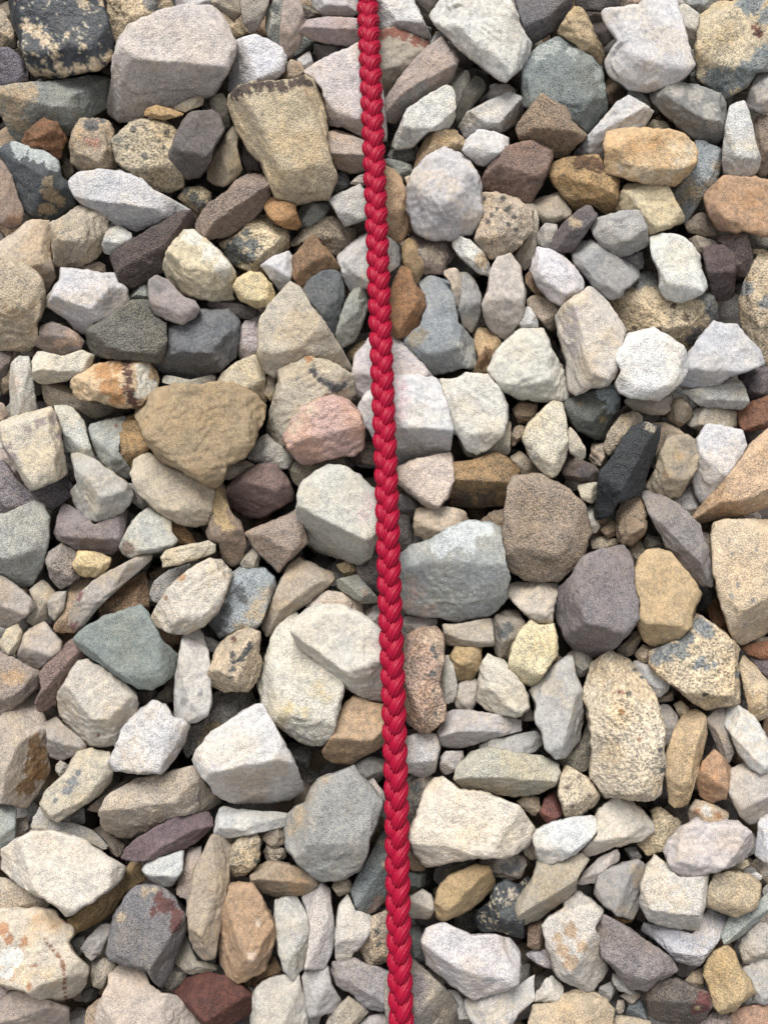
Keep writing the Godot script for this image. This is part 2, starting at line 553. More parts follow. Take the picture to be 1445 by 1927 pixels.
func _rope():
	var rope := Node3D.new()
	rope.name = "rope"
	rope.set_meta("label", "red plaited plastic rope stretched across the stones")
	rope.set_meta("category", "rope")
	add_child(rope)
	# it lies taut on the highest stones below it
	var bins := rope_top.size()
	var keep := []
	for b in bins:
		if rope_top[b] < -0.5:
			continue
		var p := Vector2(b, rope_top[b])
		while keep.size() > 1 and (keep[-1] - keep[-2]).cross(p - keep[-1]) > 0:
			keep.pop_back()
		keep.append(p)
	var lift := func(b: float) -> float:
		for i in keep.size() - 1:
			if b <= keep[i + 1].x:
				return lerpf(keep[i].y, keep[i + 1].y, clampf((b - keep[i].x) / (keep[i + 1].x - keep[i].x), 0, 1))
		return keep[-1].y
	var r := ROPE_R
	var line := []
	var py := -110.0
	while py <= 2040.0:
		var y: float = 0.012
		var p := Vector3.ZERO
		for k in 3:
			p = _on_plane(Vector2(_rope_mid(py), py), Vector3(0, y, 0), Vector3.UP)
			y = lift.call((p.z + 0.32) / 0.64 * bins) + r * 0.6
		line.append(Vector3(p.x, y, p.z))
		py += 10.0
	# on past the picture in the same line
	var first: Vector3 = line[0] - line[8]
	var last: Vector3 = line[-1] - line[-9]
	for k in 2:
		line.insert(0, line[0] + first.normalized() * 0.17)
	for k in 2:
		line.append(line[-1] + last.normalized() * 0.17)
	# even steps along its length
	var curve := Curve3D.new()
	curve.bake_interval = 0.002
	for i in line.size():
		if i < 3 or i > line.size() - 4 or i % 6 == 2:
			curve.add_point(line[i])
	var long := curve.get_baked_length()
	var mat := StandardMaterial3D.new()
	mat.albedo_color = Color("860025")
	mat.roughness = 0.5
	mat.metallic_specular = 0.32
	mat.rim_enabled = true
	mat.rim = 0.05
	var pitch := ROPE_PITCH
	var strand_r := r * 0.6
	var steps := int(long / 0.0011)
	for k in 3:
		var centre := []
		for i in steps + 1:
			var s := long * i / steps
			var o := curve.sample_baked(s, true)
			var t := (curve.sample_baked(minf(s + 0.002, long), true) - curve.sample_baked(maxf(s - 0.002, 0), true)).normalized()
			var side := t.cross(Vector3.UP).normalized()
			var up := side.cross(t)
			var ph := TAU * (log(1 + ROPE_SLACK * s / pitch) / ROPE_SLACK + k / 3.0)
			var twist := -0.42 + 0.18 * sin(s * 14.0)
			var a := sin(ph) * r * 0.44
			var b := -sin(2 * ph) * r * 0.34
			centre.append(o + side * (a * cos(twist) - b * sin(twist)) + up * (a * sin(twist) + b * cos(twist)))
		var pos := PackedVector3Array()
		var nor := PackedVector3Array()
		var col := PackedColorArray()
		var idx := PackedInt32Array()
		var m := 77
		var ref := Vector3.UP
		for i in steps + 1:
			var t: Vector3 = (centre[mini(i + 1, steps)] - centre[maxi(i - 1, 0)]).normalized()
			ref = ref.slide(t).normalized()
			var bi := t.cross(ref)
			var tw := i * 0.0011 / pitch * TAU * -0.4
			for j in m:
				var a := TAU * j / m
				var yarn := absf(sin(5.5 * (a + tw)))
				var rr := strand_r * (0.76 + 0.28 * pow(yarn, 0.8) + 0.015 * bumpy.get_noise_3d(i * 2.0, j * 30.0, k * 50.0))
				pos.append(centre[i] + (ref * cos(a) + bi * sin(a)) * rr)
				nor.append(Vector3.ZERO)
				col.append(Color.WHITE)
		for i in steps:
			for j in m:
				var q := i * m + j
				var w := i * m + (j + 1) % m
				idx.append_array([q, w, q + m, w, w + m, q + m])
		for i in range(0, idx.size(), 3):
			var x := (pos[idx[i + 2]] - pos[idx[i]]).cross(pos[idx[i + 1]] - pos[idx[i]])
			nor[idx[i]] += x
			nor[idx[i + 1]] += x
			nor[idx[i + 2]] += x
		for i in nor.size():
			nor[i] = nor[i].normalized()
		var mesh := _mesh([pos, nor, col, idx])
		mesh.surface_set_material(0, mat)
		var node := MeshInstance3D.new()
		node.name = "strand" if k == 0 else "strand_%03d" % k
		node.mesh = mesh
		rope.add_child(node, true)

const ROPE_R := 0.0053
const ROPE_PITCH := 0.0205
const ROPE_SLACK := 0.0065

func _ready():
	var cam := Camera3D.new()
	cam.name = "camera"
	cam.fov = FOV
	cam.near = 0.01
	cam.far = 200.0
	cam.transform = Transform3D(Basis(Vector3.RIGHT, look_up, -look_dir), eye)
	add_child(cam)
	cam.current = true
	var sky_mat := ProceduralSkyMaterial.new()
	sky_mat.sky_top_color = Color(0.50, 0.502, 0.506)
	sky_mat.sky_horizon_color = Color(0.44, 0.44, 0.44)
	sky_mat.sky_curve = 0.3
	sky_mat.ground_horizon_color = Color(0.45, 0.43, 0.40)
	sky_mat.ground_bottom_color = Color(0.35, 0.33, 0.30)
	sky_mat.sun_angle_max = 0.0
	var env := Environment.new()
	env.background_mode = Environment.BG_SKY
	env.sky = Sky.new()
	env.sky.sky_material = sky_mat
	env.tonemap_mode = Environment.TONE_MAPPER_LINEAR
	env.tonemap_exposure = 3.55
	env.sdfgi_enabled = true
	env.ssao_enabled = true
	env.ssil_enabled = true
	var world := WorldEnvironment.new()
	world.name = "world"
	world.environment = env
	add_child(world)
	var sun := DirectionalLight3D.new()
	sun.name = "sun"
	sun.light_energy = 0.5
	sun.light_angular_distance = 32.0
	sun.light_color = Color(1.0, 0.99, 0.975)
	sun.shadow_enabled = true
	add_child(sun)
	sun.look_at_from_position(Vector3(-0.15, 0.8, -0.78), Vector3.ZERO)

	bumpy.noise_type = FastNoiseLite.TYPE_SIMPLEX_SMOOTH
	bumpy.frequency = 0.05
	bumpy.fractal_type = FastNoiseLite.FRACTAL_NONE
	rough.noise_type = FastNoiseLite.TYPE_SIMPLEX
	rough.frequency = 0.26
	rough.fractal_octaves = 4
	rough.fractal_gain = 0.55
	chips.noise_type = FastNoiseLite.TYPE_CELLULAR
	chips.cellular_return_type = FastNoiseLite.RETURN_DISTANCE
	chips.cellular_jitter = 1.0
	chips.frequency = 1.5
	chips.fractal_type = FastNoiseLite.FRACTAL_FBM
	chips.fractal_octaves = 2
	chips.fractal_gain = 0.4
	chips.domain_warp_enabled = true
	chips.domain_warp_amplitude = 0.25
	chips.domain_warp_frequency = 1.8
	_materials()

	var ground := MeshInstance3D.new()
	ground.name = "ground"
	var plane := PlaneMesh.new()
	plane.size = Vector2(60, 60)
	ground.mesh = plane
	ground.position.y = -0.1
	ground.set_meta("kind", "structure")
	var earth := StandardMaterial3D.new()
	earth.albedo_color = Color("8d8377")
	earth.roughness = 0.95
	earth.albedo_texture = mats["b"].albedo_texture
	earth.uv1_triplanar = true
	earth.uv1_world_triplanar = true
	earth.uv1_scale = Vector3.ONE * 6.0
	ground.material_override = earth
	add_child(ground)

	rope_top.resize(64)
	rope_top.fill(-1.0)
	_data()
	rows.sort_custom(func(a, b): return a.area > b.area)
	var extra := {}
	var triangles := 0
	for i in rows.size():
		var row: Dictionary = rows[i]
		var made := _stone(row)
		var at: Vector3 = made[1]
		var s: Array = made[0]
		var pos: PackedVector3Array = s[0]
		triangles += s[3].size() / 3
		for j in range(0, pos.size(), 3):
			var w := pos[j] + at
			var b := int((w.z + 0.32) / 0.64 * 64)
			if b >= 0 and b < 64:
				var want := -0.0085 + 0.019 * (b / 64.0)
				if absf(w.x - want) < 0.004:
					rope_top[b] = maxf(rope_top[b], w.y)
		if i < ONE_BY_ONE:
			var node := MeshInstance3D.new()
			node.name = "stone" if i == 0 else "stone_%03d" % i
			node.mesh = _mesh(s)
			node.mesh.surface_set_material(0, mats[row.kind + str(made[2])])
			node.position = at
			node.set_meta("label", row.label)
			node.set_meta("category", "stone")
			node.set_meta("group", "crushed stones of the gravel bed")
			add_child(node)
		else:
			if not extra.has(row.kind):
				extra[row.kind] = [PackedVector3Array(), PackedVector3Array(), PackedColorArray(), PackedInt32Array()]
			var e: Array = extra[row.kind]
			var n: int = e[0].size()
			for j in pos.size():
				pos[j] += at
			e[0].append_array(pos)
			e[1].append_array(s[1])
			e[2].append_array(s[2])
			var more: PackedInt32Array = s[3].duplicate()
			for j in more.size():
				more[j] += n
			e[3].append_array(more)
	var holder = _loose_stones()
	for key in extra:
		var node := MeshInstance3D.new()
		node.name = "gravel_chips"
		node.mesh = _mesh(extra[key])
		node.mesh.surface_set_material(0, mats[key])
		node.set_meta("kind", "stuff")
		holder.add_child(node, true)
	_rope()
	print("stones ", rows.size(), " triangles ", triangles)


# ---------- the stones ----------
func _stones_a():
	_tile(0, 0)
	_s("v","3a3f46",2,.5,[45,0,60,90,105,210,150,360,210,420,300,430,430,395,540,385,620,300,610,200,580,80,540,-40,50,-45],[100,8,250,370,265,70,120,200,185,55],"glossy black rock webbed with cream crust in the top corner",["c2a982",150,140,36,200,170,36,250,210,30,290,250,26,310,300,24,320,350,24,190,390,30,260,410,34,350,400,32,430,375,34,520,360,40,590,310,34,455,20,30,560,20,20,370,185,16,450,250,14,190,290,14,240,330,12])
	_s("b","b29c78",-6,.5,[560,-40,590,90,600,170,640,230,700,150,830,90,970,40,970,-45],[90,10],"tan pebbly rock between the veined black rock and large pinkish block",["6a6f74",830,20,40,860,60,25])
	_s("g","c6bab2",4,.62,[640,210,700,140,830,80,960,35,1150,40,1200,80,1250,160,1285,240,1270,310,1235,400,1150,510,1060,560,900,600,740,650,650,665,575,600,610,430,630,300],[85,14,960,335,268,66,690,330,205,58,1250,300,350,65],"very large pinkish white block with a broad shaded front face")
	_s("b","9c8b72",-8,.5,[-60,30,20,40,50,110,95,200,90,260,20,270,-60,260],[],"brownish tan stone cut by the picture edge beside the veined black rock")
	_s("d","64606a",-6,.5,[-50,270,50,262,110,310,155,390,160,445,80,460,-50,470],[80,10,60,360,200,35],"dark purplish grey stone under the veined black rock at the picture edge")
	_s("k","8e928c",-2,.4,[-40,480,100,455,300,440,480,412,570,415,620,450,615,560,560,600,430,680,370,740,250,780,150,770,100,765,50,700,10,620,-40,600],[80,10,400,590,265,40,150,600,250,35],"long grey green slab with a tan crusted end below the veined black rock",["b99d74",40,540,90,110,520,75,70,640,80,120,710,55,160,490,40])
	_s("o","c39a5c",6,.45,[780,600,850,572,920,590,1000,610,990,630,890,655,790,630],[],"small ochre chip lying under the big pinkish block")
	_s("s","a39680",2,.45,[925,590,1000,555,1090,515,1130,545,1100,575,1010,610],[80,15],"small flat grey tan sliver touching the ochre chip")
	_s("g","cfccd0",0,.5,[1290,220,1380,190,1450,215,1530,260,1560,310,1540,390,1480,450,1360,450,1270,520,1235,490,1250,400,1285,290],[60,12,1360,300,190,45],"white bluish quartz stone behind the tan rock with a dark rim")
	_s("b","b39d7f",-2,.55,[400,720,440,650,500,625,580,640,615,700,615,800,640,910,560,920,450,930,390,880,385,780],[80,8],"tan conglomerate pebble holding a dark clast and a pink clast",["5f6165",500,680,42,555,650,20,"ac6c5c",480,770,25,520,785,22])
	_s("b","bba988",-4,.55,[610,760,680,700,750,650,860,650,940,690,975,730,960,830,1000,960,1000,1010,930,1045,860,1040,720,960,640,880],[80,6,820,900,275,40],"larger tan conglomerate stone dotted with dark specks above the white lens stone",["5b5a58",730,705,18,790,845,18,870,770,14,910,720,14,890,800,10,"8d8a7c",640,770,40])
	_s("d","756b66",4,.6,[915,840,960,730,980,690,1020,620,1150,600,1200,640,1220,710,1170,800,1150,880,1090,960,1020,970,940,910],[60,12,1040,830,265,48,960,800,195,50],"dark grey brown blocky stone under the ochre chip")
	_s("s","9d8d70",-2,.5,[1260,680,1190,780,1130,900,1125,970,1160,1000,1220,1015,1290,970,1320,920,1290,800,1300,720],[30,12,1200,820,200,50],"upright tan slab leaning against the tan rock with a dark rim")
	_s("r","80552f",2,.55,[95,795,180,690,240,645,310,670,360,760,340,800,330,860,290,850,230,800,150,800],[120,18,250,720,300,50],"rust brown wedge sitting on the grey slab")
	_s("k","565b60",-2,.55,[-20,830,70,770,160,800,240,815,320,870,340,960,390,1010,410,1110,280,1210,180,1180,130,1150,100,1040,60,930,10,860],[95,18,150,850,225,55,250,1000,285,60],"dark slate block with a pale top edge and tan crust below the rust wedge",["b3bab8",200,830,60,120,800,60,290,880,50,"ab9470",265,990,35,280,1060,50,260,1140,45,330,1100,30])  # pale patches paint the light on its upward edge; the tan is crust
	_s("g","a58d7c",-4,.5,[-40,830,10,850,60,930,100,1070,130,1150,110,1220,60,1240,0,1210,-40,1180],[20,15],"pinkish brown stone at the picture edge beside the dark slate block",["b98e6c",90,1190,50])
	_s("s","83755f",-14,.5,[345,850,390,880,405,930,370,980,335,950],[],"little brown stone wedged between slate block and conglomerate pebble")
	_s("g","c3bfbf",4,.5,[385,990,430,940,550,925,660,935,770,970,830,1030,930,1085,1030,1145,940,1165,840,1220,740,1260,640,1230,580,1190,520,1140,450,1110,410,1070],[88,14,650,1105,262,62],"long white lens shaped stone with a shaded underside")
	_s("b","b09d7a",-10,.5,[960,1070,1010,1010,1080,1005,1150,1050,1150,1090,1080,1190,1030,1140],[],"small crusty tan stone with dark blotches at the tip of the white lens stone",["5c6264",1060,1080,30,1090,1110,25,1010,1040,20])
	_s("d","917c6d",3,.5,[1080,1190,1150,1100,1240,1040,1320,940,1380,932,1440,970,1470,1060,1420,1140,1330,1230,1250,1280,1130,1300,1070,1260],[100,14,1260,1140,310,50],"reddish brown oblong block beside the tan rock with a dark rim")
	_s("s","b09e88",-6,.45,[-40,1340,90,1240,170,1203,270,1205,282,1330,285,1420,302,1500,255,1585,150,1560,-40,1500],[70,10],"beige stone peeping out behind the big tan boulder at the picture edge")
	_s("s","b8a88f",2,.55,[275,1215,340,1190,440,1125,570,1140,590,1200,575,1290,540,1390,440,1450,380,1460,310,1440,290,1340],[100,16,430,1310,262,50,520,1230,320,50],"angular beige stone beside the small white chip and dark maroon slab")
	_s("g","c9c6bd",0,.5,[560,1320,590,1240,650,1222,710,1270,715,1300,600,1385,570,1370],[],"small white chip beside the dark maroon slab")
	_s("d","5d4f4b",2,.4,[600,1390,720,1300,860,1220,960,1160,1030,1150,1075,1210,1060,1265,960,1290,900,1400,890,1480,800,1540,720,1560,650,1520],[120,14,800,1400,300,40],"long dark maroon brown slab under the white lens stone")
	_s("b","b7a582",-8,.5,[1200,1320,1290,1270,1420,1140,1560,1190,1570,1350,1480,1480,1400,1500,1250,1430],[80,6],"tan crusty stone patched with blue grey below the reddish brown block",["5c6468",1290,1330,45,1380,1330,40,1260,1400,60,1340,1270,25,1350,1400,35])
	_s("s","928878",-8,.5,[1120,-30,1300,-30,1310,80,1270,115,1220,70,1170,35],[],"grey tan stone at the top edge above the pinkish block corner")
	_s("g","a59888",-2,.5,[1310,-30,1475,-30,1440,80,1400,160,1370,175,1320,120],[180,15],"pale brown pointed stone hanging down from the top edge")
	_s("s","9c8763",-10,.5,[1245,130,1310,125,1345,180,1290,205,1270,190],[],"tiny tan stone beside the pinkish block corner")
	_s("g","b3a796",-8,.5,[1140,540,1210,500,1240,560,1255,690,1220,700,1190,620,1150,600],[],"pale narrow stone squeezed between the pinkish block and dark rimmed tan rock")
	_s("g","b7b2b2",-12,.4,[950,-30,1130,-30,1160,45,940,45],[],"pale sliver behind the pinkish block at the top edge")
	_s("d","6a605b",-10,.5,[1290,800,1330,760,1400,880,1420,930,1340,930],[],"little dark stone half hidden under the dark rimmed tan rock")
	_s("r","574a40",-14,.5,[550,350,615,330,625,380,600,420,560,400],[],"small dark brown stone in the gap below the veined black rock")

func _stones_b():
	_tile(472, 0)
	_s("s","bfab87",10,.35,[-129,570,-114,525,-54,470,16,450,160,450,260,430,290,410,345,440,385,490,405,560,415,680,410,740,440,880,465,940,450,1000,420,1080,330,1080,240,1105,130,1060,90,980,50,880,0,830,-64,720,-104,640],[60,5,60,700,205,45,250,1000,265,35],"large flat tan rock with a dark brown rim along its top",["4a3c3a",-90,500,38,-30,478,36,40,468,34,110,470,34,170,470,34,230,455,32,280,430,30,310,445,22])
	_s("k","8b8a82",-6,.45,[80,90,120,20,170,-30,180,60,165,150,160,280,130,250,90,190],[],"dark edged narrow grey stone standing at the top beside a tall pinkish stone",["5a5c5c",130,40,30])
	_s("g","ad998c",0,.5,[180,-30,265,-30,280,60,300,150,260,250,200,315,160,270,165,150],[190,18],"tall pinkish beige stone reaching down from the top edge")
	_s("g","c5bdb9",-2,.5,[330,-30,590,-30,590,70,540,90,400,85,340,40],[85,15,460,30,268,60],"white stone at the top edge just beside the rope")
	_s("g","b09c98",2,.45,[265,170,310,110,440,92,590,105,590,235,530,250,420,235,330,215],[85,20,430,150,268,58],"mauve pink slab ending at the rope near the top")
	_s("s","6f6759",-14,.4,[275,20,340,50,400,90,310,105,280,80],[],"dark tan stone in the gap above the mauve pink slab")
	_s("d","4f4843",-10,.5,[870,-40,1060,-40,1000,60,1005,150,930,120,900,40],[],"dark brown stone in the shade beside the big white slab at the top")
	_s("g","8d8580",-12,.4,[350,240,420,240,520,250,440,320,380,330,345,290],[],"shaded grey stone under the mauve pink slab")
	_s("g","c8bcb8",0,.5,[280,395,360,340,470,290,590,235,680,300,720,520,735,700,730,760,600,745,500,690,420,680,405,560,385,480,340,430],[80,8,420,560,215,55,600,690,255,50],"large pinkish white stone that the rope crosses beside the dark rimmed rock")
	_s("s","b39b80",-4,.5,[170,440,180,370,220,325,270,340,295,390,270,430],[],"small round tan stone above the dark rim of the tan rock")
	_s("g","b4b0ac",-6,.5,[250,325,320,275,340,345,290,385,270,350],[],"little grey white stone next to the small round tan stone")
	_s("g","cfcbc9",-2,.5,[690,20,760,-30,870,-20,910,60,980,210,900,200,800,150,700,165],[85,14,820,110,265,55],"white angular stone just past the rope at the top")
	_s("g","a79c8a",-4,.45,[640,180,720,170,780,150,870,180,970,215,975,250,900,310,800,430,760,520,700,560,660,400],[75,12],"beige stone with a brick red upper rim beside the rope",["8f4e38",720,185,32,780,170,32,840,190,32,900,215,32,950,240,30])
	_s("g","aa978c",2,.5,[725,640,740,530,800,440,890,330,960,260,1040,200,1110,250,1120,340,1080,440,990,520,850,590,800,670,760,650],[110,16,880,480,300,52],"long pinkish brown wedge sloping beside the rope",["9a9590",850,560,50,930,500,50])
	_s("g","cecabf",4,.4,[765,800,810,690,850,590,980,510,1050,470,1090,480,1110,530,1105,640,1070,700,960,720,880,800,800,812],[80,8,900,730,280,45],"pale cream diamond shaped stone beside the rope")
	_s("g","d8d4ca",12,.28,[980,95,1020,30,1060,-20,1130,-45,1400,-45,1430,60,1450,130,1510,230,1500,320,1450,380,1380,435,1320,410,1240,350,1160,290,1080,210,1010,140],[70,6,1080,200,225,48,1300,370,230,40],"very large flat creamy white slab near the top")
	_s("g","b5b1ae",-6,.45,[975,245,1010,165,1060,190,1020,240],[],"small grey chip under the edge of the creamy white slab")
	_s("k","9c9a92",-6,.5,[1080,460,1120,400,1190,365,1190,420,1160,520,1115,610,1105,520],[],"narrow grey stone standing beside the cream diamond stone")
	_s("k","6f6a60",-8,.5,[1115,620,1150,490,1240,390,1285,410,1270,500,1220,560,1160,640,1120,700],[60,20],"dark olive grey stone under the creamy white slab")
	_s("g","b5aca6",-8,.5,[1270,520,1320,470,1380,445,1440,490,1450,560,1350,560],[],"grey white stone behind the pale flattened stone")
	_s("g","c4beb7",-2,.5,[1130,690,1180,610,1290,550,1400,500,1470,530,1490,600,1440,680,1350,730,1230,710,1170,760],[100,15,1280,670,270,55],"pale flattened stone above the round white quartz pebble")
	_s("s","bd9f75",-2,.5,[890,930,905,840,960,750,1010,715,1140,702,1165,770,1140,830,1000,860,930,900],[],"golden tan stone behind the large white egg shaped stone")
	_s("g","d0cccb",4,.55,[1150,820,1170,760,1240,705,1330,720,1395,750,1400,800,1340,850,1270,905,1220,890],[90,12,1270,830,270,48],"round white quartz pebble beside the large egg shaped stone")
	_s("g","c8c2c1",8,.5,[850,1020,890,930,960,860,1050,795,1120,810,1190,880,1240,960,1255,1080,1255,1180,1200,1270,1080,1308,960,1300,890,1250,850,1140],[85,10,1080,1100,285,40,940,1130,225,40,1150,1050,0,40],"large pale egg shaped stone with a faint central peak")
	_s("g","bca695",-2,.5,[415,720,480,700,560,740,690,790,690,900,600,935,540,942,460,910,430,840],[85,14,540,840,268,55],"pinkish beige stone running under the rope beside the tan rock")
	_s("k","79776f",-10,.4,[720,830,760,812,900,810,900,870,830,885,750,860],[],"dark flat sliver below the cream diamond stone")
	_s("k","8e918a",-8,.45,[720,860,790,870,875,890,880,950,840,990,800,980,750,910],[],"grey green stone beside the rope above the long tan stone")
	_s("s","b8946a",0,.5,[690,920,760,900,800,940,840,1030,845,1130,870,1240,820,1310,760,1300,690,1200],[180,10],"long ochre tan stone lying along the rope")
	_s("g","b9a897",-6,.5,[835,960,860,955,885,975,850,1020],[],"tiny pinkish chip next to the egg shaped stone")
	_s("k","6e716f",-12,.5,[435,1050,460,980,480,930,540,960,535,1010,480,1040],[],"dark grey stone in the gap under the tan rock corner")
	_s("g","b5a79c",-6,.5,[540,1000,570,960,625,940,625,1010,590,1010],[],"small pinkish stone by the rope above the grey block")
	_s("g","b9b3aa",0,.45,[420,1080,500,1045,590,1005,640,1060,640,1190,560,1215,510,1232,470,1170],[80,10,500,1180,255,45],"light grey block tucked against the rope")
	_s("o","b58448",2,.5,[65,1110,110,1060,190,1100,240,1110,245,1160,270,1220,250,1250,190,1240,110,1190],[60,15],"orange ochre nugget under the tan rock")
	_s("k","8f928c",-10,.45,[250,1200,260,1120,340,1085,410,1090,440,1130,400,1180,330,1230,260,1240],[],"striped grey green stone below the tan rock")
	_s("b","857662",-8,.5,[200,1290,280,1230,400,1180,460,1180,500,1230,575,1240,560,1300,470,1390,440,1380,330,1280,240,1350],[],"brown crusty stone left of the rope with the striped grey stone on it")
	_s("r","8d6a45",0,.5,[230,1400,300,1310,340,1280,400,1340,460,1410,500,1480,470,1570,400,1575,300,1590,260,1560,225,1500],[130,14,330,1380,300,40],"rust brown angular stone beside the small white lump")
	_s("g","beb8b2",-2,.5,[470,1400,500,1340,570,1290,640,1270,740,1290,800,1320,820,1370,800,1450,750,1490,650,1560,550,1590,500,1500],[85,8],"pale rounded stone crossed by the rope beneath the long ochre stone")
	_s("d","7f6d62",-6,.5,[815,1330,880,1260,960,1290,1080,1310,1120,1390,1060,1440,1060,1490,940,1490,900,1420],[],"mottled purple brown stone under the egg shaped stone",["c0ad90",960,1370,40,1010,1400,35])
	_s("s","a98a5c",-2,.5,[820,1340,860,1290,920,1330,940,1400,940,1470,880,1590,850,1500,830,1420],[],"golden brown upright stone by the mottled purple stone")
	_s("g","d2cdc4",4,.5,[1075,1310,1130,1285,1190,1310,1260,1370,1300,1450,1290,1500,1230,1480,1140,1400],[60,15,1180,1400,235,45],"small white and tan elongated stone below the egg shaped stone",["c9ac80",1250,1420,40])
	_s("b","c0aa90",2,.55,[1220,1290,1250,1170,1250,1060,1340,1050,1440,1080,1530,1150,1530,1260,1440,1350,1370,1400,1300,1400,1240,1350],[80,8],"rounded peach stone speckled with black needles",["4c4c4c",1270,1080,12,1370,1085,14,1395,1140,18,1310,1170,12,1290,1200,14,1425,1180,14,1440,1250,12,1310,1320,14,1400,1220,10,1340,1140,10])

func _stones_c():
	_tile(0, 476)
	_s("s","b9a587",6,.5,[-60,60,90,40,160,80,215,130,248,210,240,300,200,390,210,450,165,530,80,525,-60,510],[75,6,120,300,260,38,60,250,200,20],"big plain tan boulder cut by the picture edge")
	_s("g","cdc6c5",2,.5,[340,85,420,90,560,112,640,112,665,150,690,200,705,260,660,300,600,350,520,380,470,450,420,420,340,340,255,285,250,250,290,200,330,150],[85,12,400,270,250,48,610,200,320,40],"lilac white angular stone between the tan boulder and a dark green triangle")
	_s("s","9a8877",-8,.4,[420,95,460,60,520,42,570,65,578,112,500,110],[],"small brown stone above the lilac white angular stone")
	_s("o","d1c19d",4,.55,[890,60,900,14,915,-76,980,-126,1060,-116,1150,-56,1210,10,1270,90,1285,140,1260,220,1280,250,1180,262,1070,245,990,215,930,160,890,90],[70,12,1030,120,215,52,1130,200,265,50],"cream and yellow block with a bright sloping top",["d8d2c2",1150,-10,50,1210,80,50,1050,-90,50])
	_s("o","d0b985",4,.5,[1265,190,1290,140,1360,100,1420,110,1475,170,1500,240,1460,290,1400,300,1310,260],[80,10,1360,250,268,45],"rounded pale yellow pebble beside the cream and yellow block")
	_s("g","a3958f",10,.4,[810,150,860,122,920,150,960,200,1000,240,1060,260,1087,310,1060,350,990,390,900,360,840,330,815,270],[60,8,900,310,240,40],"mauve pebble lying on the dark green triangle and grey block",["8b8482",860,170,50])
	_s("k","9a9d92",-6,.4,[705,225,760,180,812,165,820,260,720,262],[],"small grey green chip behind the dark green triangle")
	_s("d","716e64",5,.35,[450,500,480,400,560,370,640,310,710,262,810,262,830,330,905,380,910,470,910,580,860,600,760,585,640,585,540,565,480,530],[80,6,600,530,268,45],"dark olive grey triangular stone")
	_s("d","74767a",-1,.55,[915,400,1000,390,1080,345,1090,315,1240,310,1300,380,1290,480,1280,570,1200,640,1050,690,930,670,840,625,810,600,900,590],[95,14,1080,540,262,52,1220,440,335,45],"large charcoal grey faceted block beside the dark olive triangle")
	_s("d","81756f",-8,.4,[1080,290,1150,262,1250,265,1350,290,1420,310,1360,360,1280,350,1230,310],[],"dark mauve sliver below the pale yellow pebble")
	_s("g","a69895",-6,.5,[1295,480,1310,410,1340,370,1420,330,1470,400,1450,470,1400,560,1310,600],[190,18],"mauve grey stone beside the charcoal block and the large beige triangle")
	_s("g","8f7f78",0,.45,[190,500,215,450,220,400,290,375,380,410,430,445,460,480,440,530,350,558,270,545],[90,14,320,450,260,35],"mauve and peach pebble under the lilac white stone",["b8987f",390,450,45,420,480,30,330,490,25])
	_s("d","66605b",-10,.4,[205,360,230,290,300,320,380,380,290,380,220,430],[],"dark stone in the gap between tan boulder and lilac white stone")
	_s("s","d2c7b0",4,.45,[175,560,200,530,280,550,350,562,440,530,510,560,490,620,420,670,330,700,240,712,190,690],[85,10,330,640,268,50],"cream oblong stone above the orange banded stone")
	_s("o","cfae80",6,.45,[365,750,400,690,480,630,540,590,700,588,800,600,845,650,850,740,800,790,740,840,640,835,530,800,400,795],[75,10],"orange stone with a dark maroon band and a white end",["b9813f",560,640,50,600,720,50,640,790,45,640,620,35,"55302a",690,605,28,695,650,28,700,700,28,705,750,28,720,800,30,735,830,25,"d8d2c2",780,640,45,800,720,50,770,760,32])
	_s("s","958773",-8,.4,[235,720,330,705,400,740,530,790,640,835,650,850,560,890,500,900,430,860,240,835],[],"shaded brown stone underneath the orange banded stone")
	_s("g","c2bbae",0,.5,[45,870,55,720,60,610,110,565,160,575,175,650,190,750,205,850,150,880,60,895],[60,12,90,720,185,50,150,650,0,40],"narrow upright pale stone beside the cream oblong stone",["c2a893",80,690,25,75,740,22])
	_s("d","83766f",-8,.45,[-40,515,75,525,60,590,40,660,0,690,-40,690],[],"dark mauve stone under the tan boulder at the picture edge")
	_s("g","b5a191",-2,.45,[-40,800,20,820,45,880,10,910,-40,915],[],"small pinkish pebble at the picture edge above the square beige block")
	_s("s","cdc0a9",10,.45,[0,930,80,890,280,840,300,880,330,950,340,1050,365,1190,340,1220,250,1260,165,1290,120,1220,70,1130,20,1050],[80,6,305,1000,0,62,90,1150,215,50],"square beige block with mauve stained edges",["a0908c",300,900,30,325,1000,25,60,1110,28,40,1060,24,220,920,30,150,960,24])
	_s("g","c8c7be",0,.5,[300,830,340,812,400,850,460,920,475,990,500,1070,525,1130,450,1110,390,1085,350,1080,345,980,310,890],[50,14,380,1000,230,40],"smooth greenish white stone leaning on the square beige block")
	_s("g","a9aaa2",-3,.5,[485,960,500,935,600,910,680,890,690,940,660,990,650,1080,690,1150,730,1180,700,1225,640,1210,560,1140,520,1080],[100,12,560,1050,220,35],"grey stone with a tiny rust dot beside the ochre oval",["8a4a2c",632,937,9])
	_s("r","a1804f",-4,.5,[645,1050,650,960,700,890,760,880,810,960,830,1050,800,1090,740,1170,690,1165,650,1110],[150,14,720,1080,265,40],"ochre brown oval tucked under the largest tan stone")
	_s("s","ad936a",14,.34,[745,890,770,810,860,750,950,715,1080,725,1190,700,1260,710,1380,770,1440,830,1430,900,1390,970,1380,1040,1320,1110,1240,1150,1210,1240,1170,1275,1100,1250,1000,1190,890,1140,830,1060,780,990],[70,4,880,1060,230,48,1300,1060,310,30],"largest sandy brown stone with a broad flat face")
